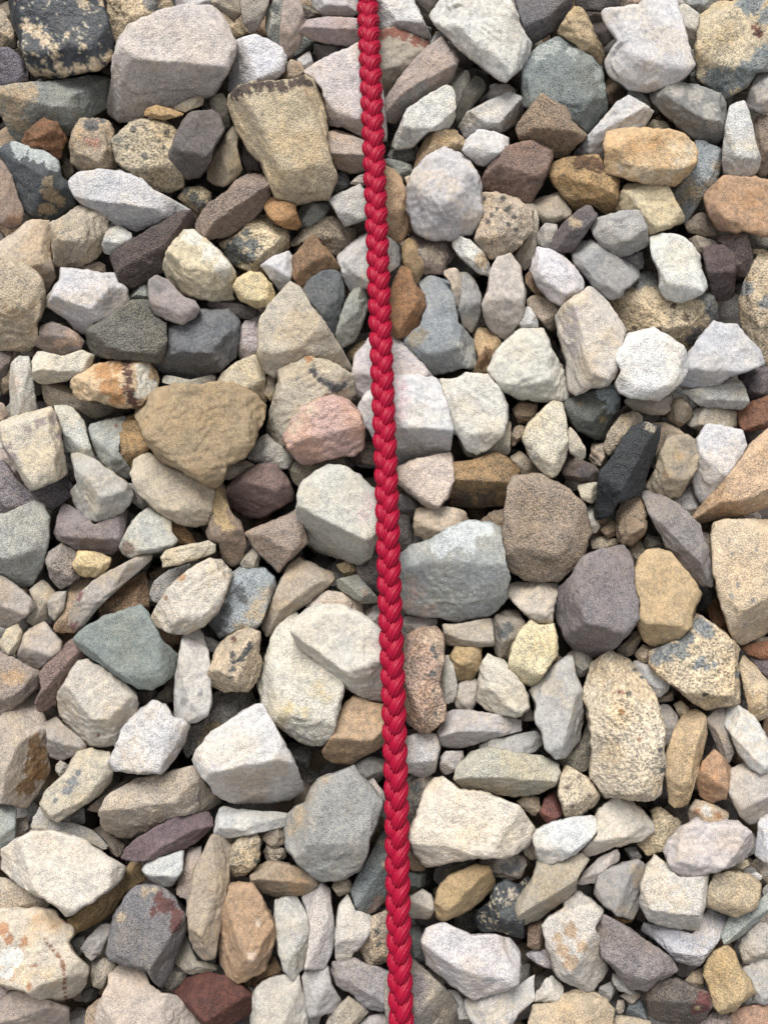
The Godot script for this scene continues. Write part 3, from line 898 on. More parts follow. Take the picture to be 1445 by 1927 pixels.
	_s("s","c3b297",5,.4,[715,1200,740,1130,800,1078,850,1110,900,1150,1000,1190,1100,1250,1165,1290,1150,1400,1140,1460,1060,1490,960,1470,850,1400,760,1310,730,1260],[80,6,900,1390,255,42],"pale sandy slab emerging from beneath the largest sandy brown stone")
	_s("g","b6b0a5",5,.6,[390,1100,430,1090,510,1120,560,1160,620,1200,700,1260,730,1310,700,1370,620,1440,520,1460,430,1430,395,1360,395,1290,425,1250,410,1180],[70,16,500,1260,205,42,600,1320,300,40],"grey pyramid shaped stone with sharp ridges")
	_s("d","857b7f",-4,.4,[-40,1110,40,1130,80,1220,160,1290,280,1250,365,1200,405,1250,390,1320,280,1400,250,1380,150,1400,50,1430,-40,1430],[80,8],"dusky purple stone beneath the square beige block")
	_s("k","a5a59d",2,.5,[-40,1440,60,1410,190,1345,240,1370,272,1440,270,1560,240,1700,180,1800,60,1832,-40,1790],[75,8,180,1600,300,40,60,1680,260,45],"large grey green boulder at the picture edge below the dusky purple stone")
	_s("s","b7a48e",0,.45,[1215,1190,1260,1135,1330,1130,1395,1160,1360,1190,1290,1215,1240,1240,1215,1230],[],"little beige wedge above the maroon block")
	_s("s","cac1ad",-6,.4,[870,660,950,670,1050,695,1180,650,1160,715,950,720,880,705],[],"cream sliver between the charcoal block and largest sandy brown stone")
	_s("s","c4b597",-3,.4,[1170,690,1290,600,1400,548,1440,600,1440,700,1450,800,1420,810,1360,770,1260,720],[90,10],"cream beige stone behind the largest sandy brown stone")
	_s("g","a59f99",-8,.4,[670,1225,715,1240,760,1310,820,1360,770,1392,710,1350,730,1310,700,1260],[],"small grey stone beside the grey pyramid stone")

func _stones_d():
	_tile(472, 476)
	_s("g","c8c5c6",0,.5,[55,70,120,20,225,-15,235,80,210,170,165,215,110,140],[40,14],"small white lump between pale yellow pebble and rust brown stone")
	_s("d","6b6f72",0,.5,[275,205,330,140,400,100,460,98,495,130,508,220,485,340,455,465,400,400,360,310,300,240],[70,12,430,300,330,40],"dark blue grey oval stone beside the large beige triangle")
	_s("k","969689",0,.5,[465,440,490,340,520,260,570,175,625,190,645,260,610,370,570,470,500,510,470,490],[140,14,550,380,320,45],"grey green upright stone beside the rope and dark oval")
	_s("s","c1b39c",6,.4,[40,480,50,360,100,280,150,230,215,162,270,200,330,290,400,380,460,470,510,560,550,620,545,655,470,610,330,590,160,610,150,680,80,650,45,560],[95,8,350,420,320,40,300,550,290,40],"large beige triangular stone with a pointed top")
	_s("s","b9ac95",4,.45,[85,970,110,870,130,790,155,700,150,640,200,605,260,600,300,570,400,590,480,620,545,670,558,770,530,810,400,800,320,860,240,940,200,1010,190,1060,130,1030,95,1000],[85,6,180,780,200,30,480,700,330,30],"beige stone with a curved black vein and a rusty tip",["40404a",335,640,20,350,665,20,375,688,22,405,705,22,440,722,24,475,738,28,505,720,22,"a5692e",312,578,24,"cbbb9e",420,630,50,480,660,40])
	_s("s","b4a48a",-6,.4,[75,660,150,690,150,730,110,810,75,770],[],"tan chip below the large beige triangle")
	_s("g","c79f91",14,.45,[185,1000,220,930,270,850,360,800,450,780,530,810,590,870,612,950,605,1060,560,1100,440,1110,330,1150,280,1145,200,1060],[85,8,420,1050,268,55],"salmon pink stone resting on the beige stone with the black vein",["c8b296",270,900,45,330,850,40,230,960,30])
	_s("g","beb8ab",-2,.4,[-30,1125,0,1080,60,1000,90,990,130,1030,200,1070,240,1100,200,1170,130,1175,70,1145,0,1140],[],"whitish wedge half hidden by the salmon pink stone")
	_s("s","a99b82",-4,.4,[195,1130,240,1115,300,1150,440,1120,520,1115,560,1170,420,1190,330,1230,270,1310,230,1250],[],"olive beige stone under the salmon pink stone")
	_s("d","846a64",2,.55,[-135,1290,-100,1240,0,1170,60,1145,130,1150,200,1230,230,1300,230,1340,150,1390,60,1440,-40,1445,-110,1410,-140,1350],[100,14,60,1270,245,45,160,1270,325,45],"maroon red block beside the pale sandy slab")
	_s("g","c3bfb2",8,.6,[246,1485,260,1312,285,1240,370,1182,420,1150,520,1170,600,1220,680,1290,710,1380,700,1510,650,1660,600,1690,460,1660,340,1630,300,1590],[95,12,430,1465,240,60,620,1560,300,55],"large greenish white block touching the rope",["c4aca6",640,1350,45,620,1430,40])
	_s("g","c8bdbb",0,.4,[550,690,565,560,640,470,760,405,820,480,960,640,1040,720,900,800,700,800,600,790,560,760],[80,8],"pinkish white pointed stone under the rope behind the bright white block")
	_s("g","d6d3d2",5,.5,[595,850,620,780,680,720,780,670,900,665,1010,690,1050,770,1100,950,1075,1050,1070,1090,930,1115,800,1155,740,1120,670,1010,620,930],[80,8,900,950,268,62,680,850,200,40],"bright white block under the rope with a pink patch",["d6b6b8",800,720,45,815,800,45,800,890,45,800,960,30])  # pink discs set in a row along the rope
	_s("r","976a3e",4,.5,[760,200,800,110,830,50,870,90,890,170,940,230,948,290,920,380,870,450,800,460,745,420,735,300],[140,14,880,300,330,45],"rusty orange brown upright stone beside the rope")
	_s("k","92979a",0,.5,[900,160,950,120,1000,75,1050,110,1090,170,1110,270,1130,380,1180,440,1220,490,1250,560,1240,620,1150,620,990,665,900,580,850,510,830,470,920,390,950,290,940,220],[150,12,1080,330,20,35,1060,540,270,45],"long bluish grey stone with a pale lower tip",["c6c5bd",1180,550,40,1210,590,30,1130,500,20,"a08e6c",890,470,40,930,440,30])
	_s("g","c4b19b",2,.5,[1040,110,1080,65,1140,110,1138,250,1120,295,1095,220,1085,160],[],"little peach stone on the shoulder of the long bluish stone")
	_s("g","9d9993",0,.5,[1115,80,1170,65,1210,130,1248,220,1248,330,1200,430,1150,390,1125,300,1140,240,1140,130],[80,10],"grey oval stone beside the little peach stone")
	_s("g","c0b3a7",4,.5,[1255,280,1290,200,1300,100,1340,30,1410,10,1460,80,1490,220,1480,340,1420,430,1380,470,1290,400,1270,340],[90,12,1370,290,265,42],"pinkish beige upright stone with a shaded lower half")
	_s("r","ac8f65",-6,.5,[1210,480,1240,400,1290,410,1360,480,1335,550,1290,640,1230,650,1190,650,1240,580],[],"tan and rust stone in the gap below the pinkish beige upright stone",["7c5530",1260,590,40,1290,540,30])
	_s("g","d2ccbf",8,.4,[1025,690,1120,690,1170,662,1290,670,1350,740,1385,820,1392,900,1370,980,1300,1060,1230,1085,1170,1060,1130,990,1100,960,1080,850,1050,760],[85,6,1200,1000,265,38,1110,800,190,30],"rounded cream white stone with a pitted face")
	_s("g","cdb8a7",6,.4,[800,1170,880,1130,1000,1100,1085,1085,1095,1150,1105,1230,1070,1330,1010,1390,960,1380,880,1320,800,1250],[70,8,870,1280,230,45],"peach heart shaped stone beside the rope")
	_s("r","957446",2,.5,[1095,1140,1200,1130,1320,1080,1400,1120,1460,1190,1445,1220,1390,1370,1250,1395,1140,1390,1075,1370,1105,1250],[90,16,1230,1240,266,55],"golden brown block between peach heart stone and brown granite",["6a5848",1150,1350,60,1280,1360,60])
	_s("s","bdb29d",-6,.4,[1120,1000,1170,1060,1230,1085,1300,1060,1370,980,1395,850,1415,880,1405,1110,1320,1085,1200,1125,1140,1060],[],"beige stone hidden beneath the rounded cream white stone")
	_s("d","8f7f73",-10,.4,[520,1110,600,1050,620,960,680,1010,690,1150,560,1135],[],"brown stone in the gap between salmon pink stone and rope")
	_s("g","968d8b",-8,.4,[800,1300,900,1340,915,1380,880,1412,800,1400],[],"mauve grey chip under the peach heart stone")
	_s("s","967f5d",-10,.4,[510,560,590,480,645,470,570,595],[],"brown wedge in the gap beside the grey green upright stone")

func _stones_e():
	_tile(945, 0)
	_s("d","757073",-2,.5,[60,-40,380,-40,370,40,320,110,280,170,150,248,140,210,100,110],[110,16,200,110,290,45],"dark grey stone between the creamy white slab and tan nugget at the top")
	_s("d","504b49",-8,.4,[400,-40,650,-40,630,30,540,60,440,60,400,20],[],"blackish stone at the top edge above the big white block")
	_s("s","94816f",-8,.4,[640,-40,790,-40,745,38,690,35,645,40],[],"small brown stone poking out behind the big white block at the top edge")
	_s("s","b99f74",5,.55,[300,190,340,120,390,35,440,60,475,120,490,180,540,240,550,300,525,360,460,310,400,240,330,195],[20,14,380,140,200,50,470,260,230,45],"golden tan nugget above the big dark grey oval")
	_s("k","777f7d",2,.4,[105,400,130,310,200,250,320,200,400,250,480,310,540,380,560,470,562,590,520,670,460,730,380,660,250,600,110,580],[75,8,300,320,75,30,480,430,20,35],"big dark grey green oval with a paler shoulder",["a2a8a2",200,290,40,290,250,40,380,280,30,520,400,30,545,470,24])
	_s("d","967d63",8,.55,[75,700,130,610,215,510,290,560,360,590,375,660,460,735,400,790,350,850,280,860,190,770,100,770],[100,12,260,700,262,55,130,680,190,40],"brown wedge lying against the big dark oval")
	_s("g","d2cdcc",8,.5,[540,70,560,50,740,35,790,-20,940,-30,960,60,990,160,1010,260,1040,350,1010,390,960,440,800,500,680,480,600,430,560,360,565,320,620,220,580,160,550,110],[80,8,800,400,265,48,640,170,195,40],"big white angular block with a ragged outline")
	_s("g","c6beae",-2,.5,[940,30,970,12,1030,50,1085,95,1060,180,1040,260,1010,260,985,150],[],"cream wedge between the big white block and tan crusted boulder")
	_s("b","c7b490",2,.5,[1080,90,1150,20,1250,10,1380,-30,1490,-40,1490,340,1440,390,1380,400,1330,470,1260,500,1200,540,1100,460,1060,420,1045,320,1060,200],[80,8,1200,430,250,35],"large tan crusted boulder with blue grey patches and a maroon fleck",["828b8d",1360,20,60,1430,80,45,1310,10,40,1150,430,60,1230,430,70,1320,400,70,1400,340,70,1450,270,50,1200,490,50,"774638",1370,150,22,1385,175,26,1405,190,16])
	_s("k","8a8983",-8,.4,[950,-40,1180,-40,1150,22,1095,90,1030,48],[],"grey stone at the top edge beside the tan crusted boulder")
	_s("g","8f8d88",6,.5,[795,490,880,450,950,445,1080,475,1180,510,1215,570,1215,660,1190,740,1160,780,1040,750,960,690,880,620,820,560],[60,14,960,570,240,50],"smoky grey stone with a pale mottled ridge",["b5aea4",950,490,40,1050,520,40,1120,600,40,1150,680,35])
	_s("g","cac7c0",8,.5,[1250,540,1270,495,1300,490,1320,560,1340,620,1360,700,1380,790,1405,860,1380,930,1330,965,1250,960,1200,940,1195,830,1210,700,1230,600],[60,10,1250,750,190,40,1290,880,265,40],"tall white stone tapering to a thin tip")
	_s("g","beb6b2",2,.5,[1320,560,1350,480,1380,400,1430,385,1490,390,1490,600,1400,615,1340,590],[],"pinkish grey stone at the picture edge beside the thin tipped stone")
	_s("d","94806f",-4,.5,[1360,680,1390,630,1490,610,1490,860,1430,950,1370,945,1405,860,1375,780],[],"brown stone at the picture edge behind the thin tipped stone")
	_s("g","c9c6c6",3,.4,[385,830,440,770,510,690,580,610,620,560,680,525,750,560,815,610,770,690,660,720,600,760,560,860,520,850,400,845],[110,12,650,650,300,40],"long white slab leading up from the golden slab")
	_s("k","9e9f9c",-2,.45,[670,490,700,475,760,500,800,560,820,605,790,600,690,535],[],"small grey sliver between the long white slab and smoky grey stone")
	_s("s","b5ac91",-4,.45,[775,700,820,650,880,660,940,715,800,710],[],"small olive beige stone peeping above the golden slab")
	_s("o","cfa972",14,.38,[555,780,570,720,600,700,700,695,900,705,980,730,1030,780,1058,830,1050,880,1000,950,930,1010,800,1000,690,980,620,955,565,940],[80,6,585,850,180,55,780,930,265,38],"large golden orange slab resting on top of its neighbours",["d8c6a6",690,920,40,780,950,50,880,960,45,960,900,45,1010,830,40,930,800,25,640,900,30,"c08f52",720,800,60,830,790,50])
	_s("k","959c9e",0,.45,[900,1020,1000,950,1050,870,1040,770,1100,775,1190,820,1195,900,1160,990,1090,1080,1000,1210,970,1180,930,1080],[60,10,1060,950,240,35],"blue grey and tan stone emerging from under the golden slab",["ad9770",1000,1010,55,1040,1060,50,1110,1010,30,960,1090,40,1160,900,24])
	_s("r","ac8851",3,.5,[245,910,330,860,420,850,520,850,560,900,630,970,630,1060,600,1160,560,1165,480,1110,390,1150,340,1080,270,990],[85,14,430,1030,262,55,300,950,200,45],"golden brown stone with a dark top tucked under the golden slab",["5d4026",430,880,45,490,890,45,530,910,30])
	_s("d","8c7062",4,.5,[10,800,-67,900,-122,1000,-97,1030,30,1070,100,1105,160,1085,220,990,260,880,282,790,270,765,150,770],[110,12,100,930,245,40],"reddish brown wedge with a flat pointed corner")
	_s("o","d1bc90",6,.45,[610,1150,640,1060,680,1000,800,1000,900,1015,930,1080,980,1170,980,1200,900,1240,790,1275,740,1180,690,1150],[70,8,720,1100,215,45],"pale yellow stone directly below the golden slab")
	_s("g","a7a39d",9,.5,[475,1230,520,1190,640,1150,740,1150,780,1230,785,1330,720,1370,630,1400,530,1330,510,1300],[85,10,650,1310,265,50,540,1240,200,30],"smooth grey stone with a curved ridge below the pale yellow stone")
	_s("o","bb9168",8,.4,[1095,1060,1170,990,1200,960,1360,965,1490,1000,1490,1280,1400,1285,1310,1250,1270,1265,1170,1250,1120,1170],[80,6,1150,1120,195,35],"orange brown lumpy stone at the picture edge",["a9806a",1140,1150,50,1180,1220,40])
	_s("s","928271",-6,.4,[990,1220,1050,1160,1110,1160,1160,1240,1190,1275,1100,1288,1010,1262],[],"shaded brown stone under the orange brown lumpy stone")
	_s("s","b7a791",-1,.45,[155,1100,220,1060,310,1045,370,1150,370,1170,300,1210,220,1220,190,1160],[],"grey beige stone below the reddish brown wedge")
	_s("g","baad99",-4,.5,[100,1105,135,1088,180,1125,195,1200,190,1330,170,1440,120,1465,60,1390,130,1300,165,1220,140,1150],[],"pale stone running down beside the needle speckled peach stone")
	_s("g","afa9a1",2,.45,[190,1270,230,1215,300,1215,295,1260,250,1350,195,1330],[],"small grey pebble touching the dark purple finger stone")
	_s("d","716666",8,.45,[250,1350,290,1270,350,1200,420,1140,480,1100,525,1120,520,1170,470,1240,430,1300,380,1370,290,1370],[130,12],"dark purple finger shaped stone with a tan spot",["bba280",385,1205,28,410,1220,24])
	_s("g","cec7c8",6,.5,[165,1440,190,1350,250,1360,320,1390,380,1440,440,1536,430,1576,320,1661,250,1626,200,1566,155,1476],[70,10,270,1540,225,42],"lilac white oval stone below the dark purple finger stone")
	_s("g","a19f9c",4,.35,[375,1390,420,1320,490,1310,640,1406,740,1446,755,1476,720,1526,660,1576,640,1616,580,1626,500,1566,470,1526,400,1446],[70,6,540,1550,235,40],"flat grey triangular stone beside the lilac white oval")
	_s("g","b7b0b1",-4,.4,[635,1401,700,1376,765,1366,770,1436,755,1471,690,1446],[],"lavender chip between the flat grey triangle and smooth grey stone")
	_s("g","d4d2c9",8,.45,[800,1290,860,1270,960,1280,1030,1330,1070,1390,1075,1456,1115,1556,1080,1596,1040,1621,960,1646,890,1631,850,1566,855,1496,810,1386],[80,10,930,1560,255,40],"creamy white oblong stone over the brown conglomerate")
	_s("d","625150",4,.5,[1090,1386,1110,1346,1200,1336,1260,1390,1265,1476,1255,1616,1200,1636,1140,1606,1120,1526],[60,14,1180,1480,280,40],"very dark maroon stone with glinting grain")
	_s("d","ad9891",-6,.5,[1130,1300,1200,1275,1330,1275,1360,1400,1350,1480,1330,1510,1270,1500,1260,1390,1210,1340],[],"dusky pink stone behind the very dark maroon stone")
	_s("s","a59888",-6,.4,[1010,1300,1060,1280,1210,1330,1110,1360,1070,1385,1040,1330],[],"grey tan sliver behind the very dark maroon stone")

func _stones_f():
	_tile(945, 476)
	_s("b","c1aa87",2,.55,[1490,-20,1400,10,1360,70,1310,170,1290,260,1300,400,1330,470,1430,600,1490,620],[180,10],"tall tan gritty boulder cut by the picture edge",["7c8284",1430,270,30,1320,190,40])
	_s("b","c7b089",-4,.45,[590,260,660,220,720,160,770,90,810,60,860,150,900,255,1000,265,1110,200,1150,250,1190,370,1120,380,1060,450,1000,540,960,500,840,410,700,430,640,370],[85,5],"tan brown conglomerate with dark grit and grey rims",["6f7476",740,150,45,790,110,50,830,160,40,1120,240,45,1150,310,40,1165,360,30,1030,470,35,1060,430,30,"5c4a3c",1000,345,20,930,285,14,720,410,18,850,415,14])
	_s("s","b49f87",-6,.45,[125,215,180,220,310,290,300,400,260,425,190,350,140,300],[],"brownish beige stone beside the tiny white wedge")
	_s("s","967857",-8,.45,[120,130,150,95,200,190,250,255,180,228,130,170],[],"dark tan stone behind the lilac white oval")
	_s("g","cbc8c7",2,.5,[95,385,130,280,160,310,200,400,110,415],[],"tiny white wedge above the greenish cream block")
	_s("g","cec9ba",6,.5,[-77,630,-27,540,40,460,100,420,220,415,260,520,320,620,355,720,350,790,300,810,180,800,80,785,10,750,-20,730],[95,8,160,735,266,58,250,560,5,45],"large greenish cream block with a square shape")
	_s("g","cdc1b2",10,.6,[290,350,330,290,400,240,460,195,510,190,560,250,600,310,650,390,665,430,640,540,620,640,580,710,480,730,400,768,365,740,350,650,350,580,310,470],[40,12,425,430,190,50,500,680,266,48],"tall cream pink stone with a sharp lengthwise ridge",["b5a9a6",390,330,40,370,420,40,390,520,35])
	_s("g","d9d6d2",14,.42,[615,590,640,500,690,440,820,410,900,450,980,510,1020,600,1000,670,930,740,850,800,700,790,640,760,612,710,640,640],[85,6,800,740,265,38,950,640,340,35],"bright white rounded stone lying over the conglomerate edge")
	_s("g","c3c2c6",11,.4,[965,710,1010,630,1010,550,1080,450,1150,375,1200,395,1270,392,1320,460,1400,530,1415,605,1330,640,1230,670,1180,710,1040,738],[100,8,1180,640,270,40],"bluish white fan shaped stone")
	_s("g","b6b3ac",4,.4,[940,750,1040,740,1180,712,1270,665,1310,740,1335,810,1290,850,1180,840,1080,830,1010,780],[80,8,1150,800,268,45],"grey flat stone directly beneath the bluish white fan stone")
	_s("d","766a6e",-4,.4,[1285,660,1400,630,1490,615,1490,770,1370,805,1325,815,1310,730],[],"dull purple stone at the picture edge behind the flat grey stone")
	_s("r","82543a",0,.45,[1275,870,1330,820,1440,780,1490,765,1490,940,1400,960,1300,968],[70,12],"red brown stone at the picture edge under the dull purple stone")
	_s("g","bdaf9f",0,.4,[640,790,700,790,850,800,920,760,925,840,880,880,800,880,720,855],[],"pinkish beige stone under the bright white rounded stone")
	_s("s","beb5a7",-3,.4,[1030,850,1100,840,1275,850,1285,955,1180,945,1080,972,990,930,1040,890],[],"pale beige stone below the flat grey stone")
	_s("s","9a876d",0,.5,[890,890,930,800,980,785,1040,870,1030,900,960,945],[],"small brown pointed stone beside the pale beige stone")
	_s("k","60625c",0,.5,[325,800,430,760,520,735,610,690,640,790,630,880,570,1010,500,1010,400,960,350,880],[110,14,540,850,330,45,430,930,255,45],"dark olive slate with a bluish facet under the ridged cream pink stone",["9aa7ab",560,745,50,600,790,40,590,850,30,"8f7a50",540,900,18,430,820,14])
	_s("s","cec2a8",8,.45,[105,1010,140,930,200,870,270,810,320,815,345,900,360,1040,340,1120,300,1200,260,1218,200,1180,150,1110],[80,8,180,1080,215,40],"cream kite shaped stone with a pointed bottom",["8f8d88",180,1110,16,160,1050,12])
	_s("s","c5bcab",2,.45,[345,925,400,980,450,1060,450,1110,430,1135,370,1090,350,1040],[],"slim cream stone beside the kite shaped stone")
	_s("s","9b8063",-2,.45,[55,850,100,810,180,810,190,850,150,910,90,925],[],"small brown block above the cream kite stone")
	_s("s","b69e7f",-4,.45,[45,1010,70,945,118,930,110,1000,60,1050],[],"little tan flake beside the cream kite stone")
	_s("s","c5b092",2,.45,[550,1050,580,970,640,890,710,858,770,900,775,930,690,970,640,1040,570,1115],[130,10],"sandy beige stone behind the black basalt")
	_s("d","3a3d41",12,.45,[500,1400,520,1290,530,1190,600,1110,650,1010,700,950,760,925,855,945,850,1010,830,1080,790,1180,760,1300,720,1320,630,1350,600,1420,540,1445,510,1445],[130,14,740,1120,335,45,620,1380,270,40],"long black basalt stone",["a99a84",790,945,22,820,960,16])
	_s("s","ae9c7f",6,.5,[780,1270,830,1180,850,1100,900,1000,1000,995,1060,1040,1075,1090,1050,1180,1000,1260,960,1320,900,1330,820,1300],[50,12,880,1150,195,45,950,1230,280,40],"mottled tan grey stone beside the black basalt",["8a8078",1000,1050,40,960,1170,40,"bd9a62",900,1210,30,960,1110,24])
	_s("s","c7ae90",-2,.4,[780,920,880,925,960,950,990,995,900,1005,855,1100,820,1130,850,1000],[],"peach stone behind the mottled tan grey stone")
	_s("g","cec9c9",8,.5,[1035,1240,1060,1100,1050,1020,1110,940,1180,940,1300,970,1325,1050,1290,1120,1210,1230,1130,1330,1080,1360,1045,1310],[50,14,1110,1150,200,45],"white wedge beside the large orange triangular rock")
	_s("s","caa67f",10,.45,[1035,1430,1100,1350,1170,1260,1270,1160,1350,1040,1440,960,1500,950,1500,1360,1300,1420,1190,1445,1060,1470],[120,8,1250,1350,275,55],"large orange sandstone triangle at the picture edge")
	_s("d","988e89",10,.4,[750,1300,800,1290,900,1340,1000,1410,1060,1480,1110,1600,1155,1820,1130,1845,1000,1740,920,1640,800,1420],[60,10,950,1560,225,50],"long mauve grey blade shaped stone")
	_s("d","a28a6d",0,.5,[625,1440,640,1340,710,1325,760,1340,785,1430,760,1520,690,1590,640,1560],[],"small brown block at the foot of the black basalt")
	_s("d","746459",-2,.45,[315,1180,360,1100,440,1130,500,1160,525,1190,500,1240,420,1245,350,1230],[],"dark brown stone below the slim cream stone",["5f5558",450,1190,40])
	_s("s","ad9882",-6,.45,[475,1120,490,1040,545,1030,575,1110,540,1155,490,1150],[],"small pinkish brown stone beside the dark olive slate")
	_s("s","c5b89a",0,.45,[408,1260,520,1245,525,1300,490,1365,430,1340],[],"small cream square chip beside the black basalt")
	_s("d","9b8772",10,.4,[29,1283,60,1220,160,1200,230,1220,330,1270,440,1370,483,1515,420,1688,303,1790,130,1775,30,1715,0,1515],[75,6,240,1650,260,40,380,1500,340,30],"large coarse brown granite stone")
	_s("s","baa98f",-8,.4,[40,1110,90,1070,150,1120,220,1190,100,1205,80,1170],[],"beige stone under the cream kite stone")
	_s("g","b8b1ac",-6,.4,[905,1350,960,1320,1040,1250,1085,1360,1030,1430],[],"grey stone in the gap between the white wedge and blade stone")

func _stones_g():
	_tile(0, 952)
	_s("d","948786",0,.45,[295,150,320,60,350,-20,420,20,520,100,660,20,690,10,685,100,650,220,610,270,520,265,420,235,330,190],[90,12,460,170,265,45],"purplish brown stone beneath the grey pyramid stone")
	_s("d","9e9186",2,.5,[250,300,270,250,340,208,400,235,430,260,410,320,440,380,380,430,330,450,280,390],[],"grooved grey brown stone beside the gold chip")
	_s("o","d2b57b",8,.45,[400,325,430,250,500,250,600,285,590,330,550,385,450,380],[80,12,490,330,265,40],"bright gold chip below the purplish brown stone")
	_s("g","bbb8ab",2,.5,[650,220,690,140,740,60,820,0,880,30,930,80,940,150,970,190,930,230,860,250,780,260,720,280,670,260],[80,10,700,200,220,45],"pale greenish stone above the long tilted slab",["9c8272",700,235,35])
	_s("r","a27b4b",-6,.45,[915,120,935,75,990,100,1040,150,1065,210,970,198,930,160],[],"rust orange chip beside the pale greenish stone")
	_s("s","c4b69b",10,.5,[845,310,860,260,940,235,1060,210,1160,185,1200,200,1195,240,1100,280,980,315,880,335],[95,14],"slim cream finger of stone")
	_s("s","97806a",2,.5,[1125,150,1150,50,1160,-50,1200,-121,1235,-116,1235,-30,1260,40,1310,90,1340,190,1320,290,1260,335,1210,300,1190,200,1140,190],[150,12,1220,150,280,35],"upright stone, yellow above and plum brown below",["bd9f66",1190,-70,35,1190,0,50,1200,70,45,1240,110,30])
	_s("s","ada18e",-2,.5,[1300,330,1330,270,1380,220,1415,280,1400,345],[],"little grey beige wedge beside the brown square block")
	_s("g","aea397",10,.4,[365,650,390,560,440,470,540,390,650,330,760,270,850,240,830,290,740,370,620,470,530,560,470,640,430,690,380,670],[130,14,570,490,305,55],"long grey slab tilted like a blade with a maroon edge",["7f4a48",440,480,14,425,510,12,400,655,22,430,675,16])
	_s("d","92714f",-2,.5,[505,615,560,540,640,460,750,380,790,350,805,450,815,570,770,550,660,590,560,610],[110,14],"warm brown stone between the tilted blade slab and the green slab")
	_s("s","ae9272",-2,.45,[360,500,400,410,470,385,525,390,440,480,390,570,375,650,430,690,330,735,270,680,330,600],[170,12],"tan brown stone leaning beneath the tilted blade slab",["85623f",330,690,45,380,700,30])
	_s("g","b1a396",3,.5,[-40,370,30,390,100,440,170,500,205,550,130,610,40,670,-40,660],[60,10,80,560,250,42],"grey pink stone at the picture edge below the grey green boulder")
	_s("s","bbac95",-3,.5,[110,640,150,600,200,550,160,460,240,400,280,450,305,470,260,560,270,620,140,660],[],"cream stone behind the grey pink edge stone")
	_s("g","aea59b",0,.5,[255,510,290,470,365,465,352,560,300,625,265,600],[],"small grey block beside the leaning tan brown stone")
	_s("s","c5b79c",2,.45,[0,740,40,670,100,640,125,690,110,760,70,815,10,790],[],"small cream flake near the picture edge")
	_s("g","bbada0",0,.5,[85,810,110,730,160,670,240,630,340,740,335,790,260,850,210,890,110,840],[90,12,200,790,250,42],"pinkish grey stone behind the curved maroon stone")
	_s("d","896e65",6,.5,[215,910,260,860,320,790,400,720,440,760,485,830,430,850,380,930,330,1010,320,1090,270,1145,210,1100,195,1060,230,990],[140,14,330,900,320,45],"curved maroon stone like a bent finger")
	_s("k","868f89",14,.34,[405,730,470,660,580,600,690,565,770,535,810,590,840,650,880,730,970,810,950,910,880,960,820,1000,750,990,680,950,560,870,470,810],[70,5,590,860,232,52],"large flat sage green slab")
	_s("g","ccc0ae",10,.45,[825,610,860,540,930,440,1030,350,1140,285,1200,310,1260,380,1230,470,1190,570,1110,650,1010,690,920,680,830,640],[110,6,1130,570,320,35,940,450,140,30],"large cream stone with fine ripples and orange specks",["c08c58",990,390,20,900,500,14])
	_s("g","a7a199",0,.45,[810,490,840,410,920,350,1070,305,1010,360,900,490,830,570],[],"grey stone half covered by the rippled cream stone")
	_s("k","979ea0",-1,.5,[1140,640,1190,560,1240,470,1260,370,1310,340,1440,345,1490,390,1500,445,1470,510,1430,620,1390,668,1290,672,1200,718],[90,10,1230,560,200,30],"slate stone half blue grey and half tan crust",["53575a",1190,640,50,1230,570,45,1300,470,35,1320,510,30,1170,680,30,"b89f74",1400,530,45,1450,470,40,1360,600,45,1310,650,35,1420,590,35])
	_s("b","c3ad8c",12,.5,[1130,940,1145,860,1190,740,1240,680,1340,660,1410,690,1410,800,1430,850,1400,950,1350,1000,1190,1010,1140,990],[80,6],"tan conglomerate with two black slivers",["464a50",1355,765,22,1335,790,22,1315,830,20,1270,810,16,1268,850,16,1265,890,17,1255,930,13,"6b4038",1275,725,18])
	_s("g","c8c2ba",8,.5,[950,1080,955,920,980,800,1000,690,1050,650,1095,690,1130,790,1145,900,1150,1060,1130,1130,1070,1165,980,1175,955,1140],[40,10,990,900,190,42],"tall white stone beside the conglomerate with black slivers",["8f8d8c",1000,1060,20,1050,1100,18,1090,1020,16,"aaa0a2",1050,750,25])
	_s("g","bbb7b0",-6,.45,[1105,705,1190,740,1160,785,1125,795],[],"tiny pale stone between tall white stone and conglomerate")
	_s("s","a29082",2,.5,[-40,800,40,800,110,850,210,900,215,980,130,1050,30,1140,-40,1180],[80,10,120,1000,300,40],"mauve and orange stone at the picture edge beside the curved maroon stone",["bd9869",80,900,40,40,940,40,120,940,30])
	_s("g","c4b9a9",8,.6,[320,1140,325,1020,380,920,430,850,480,840,560,880,660,950,730,1010,750,1080,720,1160,640,1290,570,1305,490,1300,420,1240,340,1180],[95,12,440,1080,215,48,620,1120,325,48,540,1150,265,40],"chunky cream stone with three faces below the sage green slab",["7c4a30",537,1248,9])
	_s("s","b7a693",4,.5,[-40,1190,50,1110,180,1000,210,1010,215,1100,250,1160,260,1300,270,1445,220,1560,150,1640,-40,1600],[120,10,130,1250,340,58],"large cream stone with a rust stained side at the picture edge",["8f6838",200,1280,40,210,1350,50,190,1440,60,150,1530,50,230,1450,50])
	_s("g","a99f96",0,.5,[250,1180,310,1150,350,1190,430,1250,480,1310,430,1350,330,1380,265,1370,260,1280],[110,14,330,1290,250,40],"grey stone squeezed between rust stained and three faced cream stones")
	_s("g","cfc9c6",10,.5,[590,1390,640,1300,660,1230,720,1140,830,1065,900,1085,940,1150,1030,1180,1000,1280,950,1370,880,1450,760,1450,640,1430],[110,8,950,1270,335,60],"lilac white block with a tan side edge",["c2ac90",960,1300,30,930,1380,30,990,1220,24])
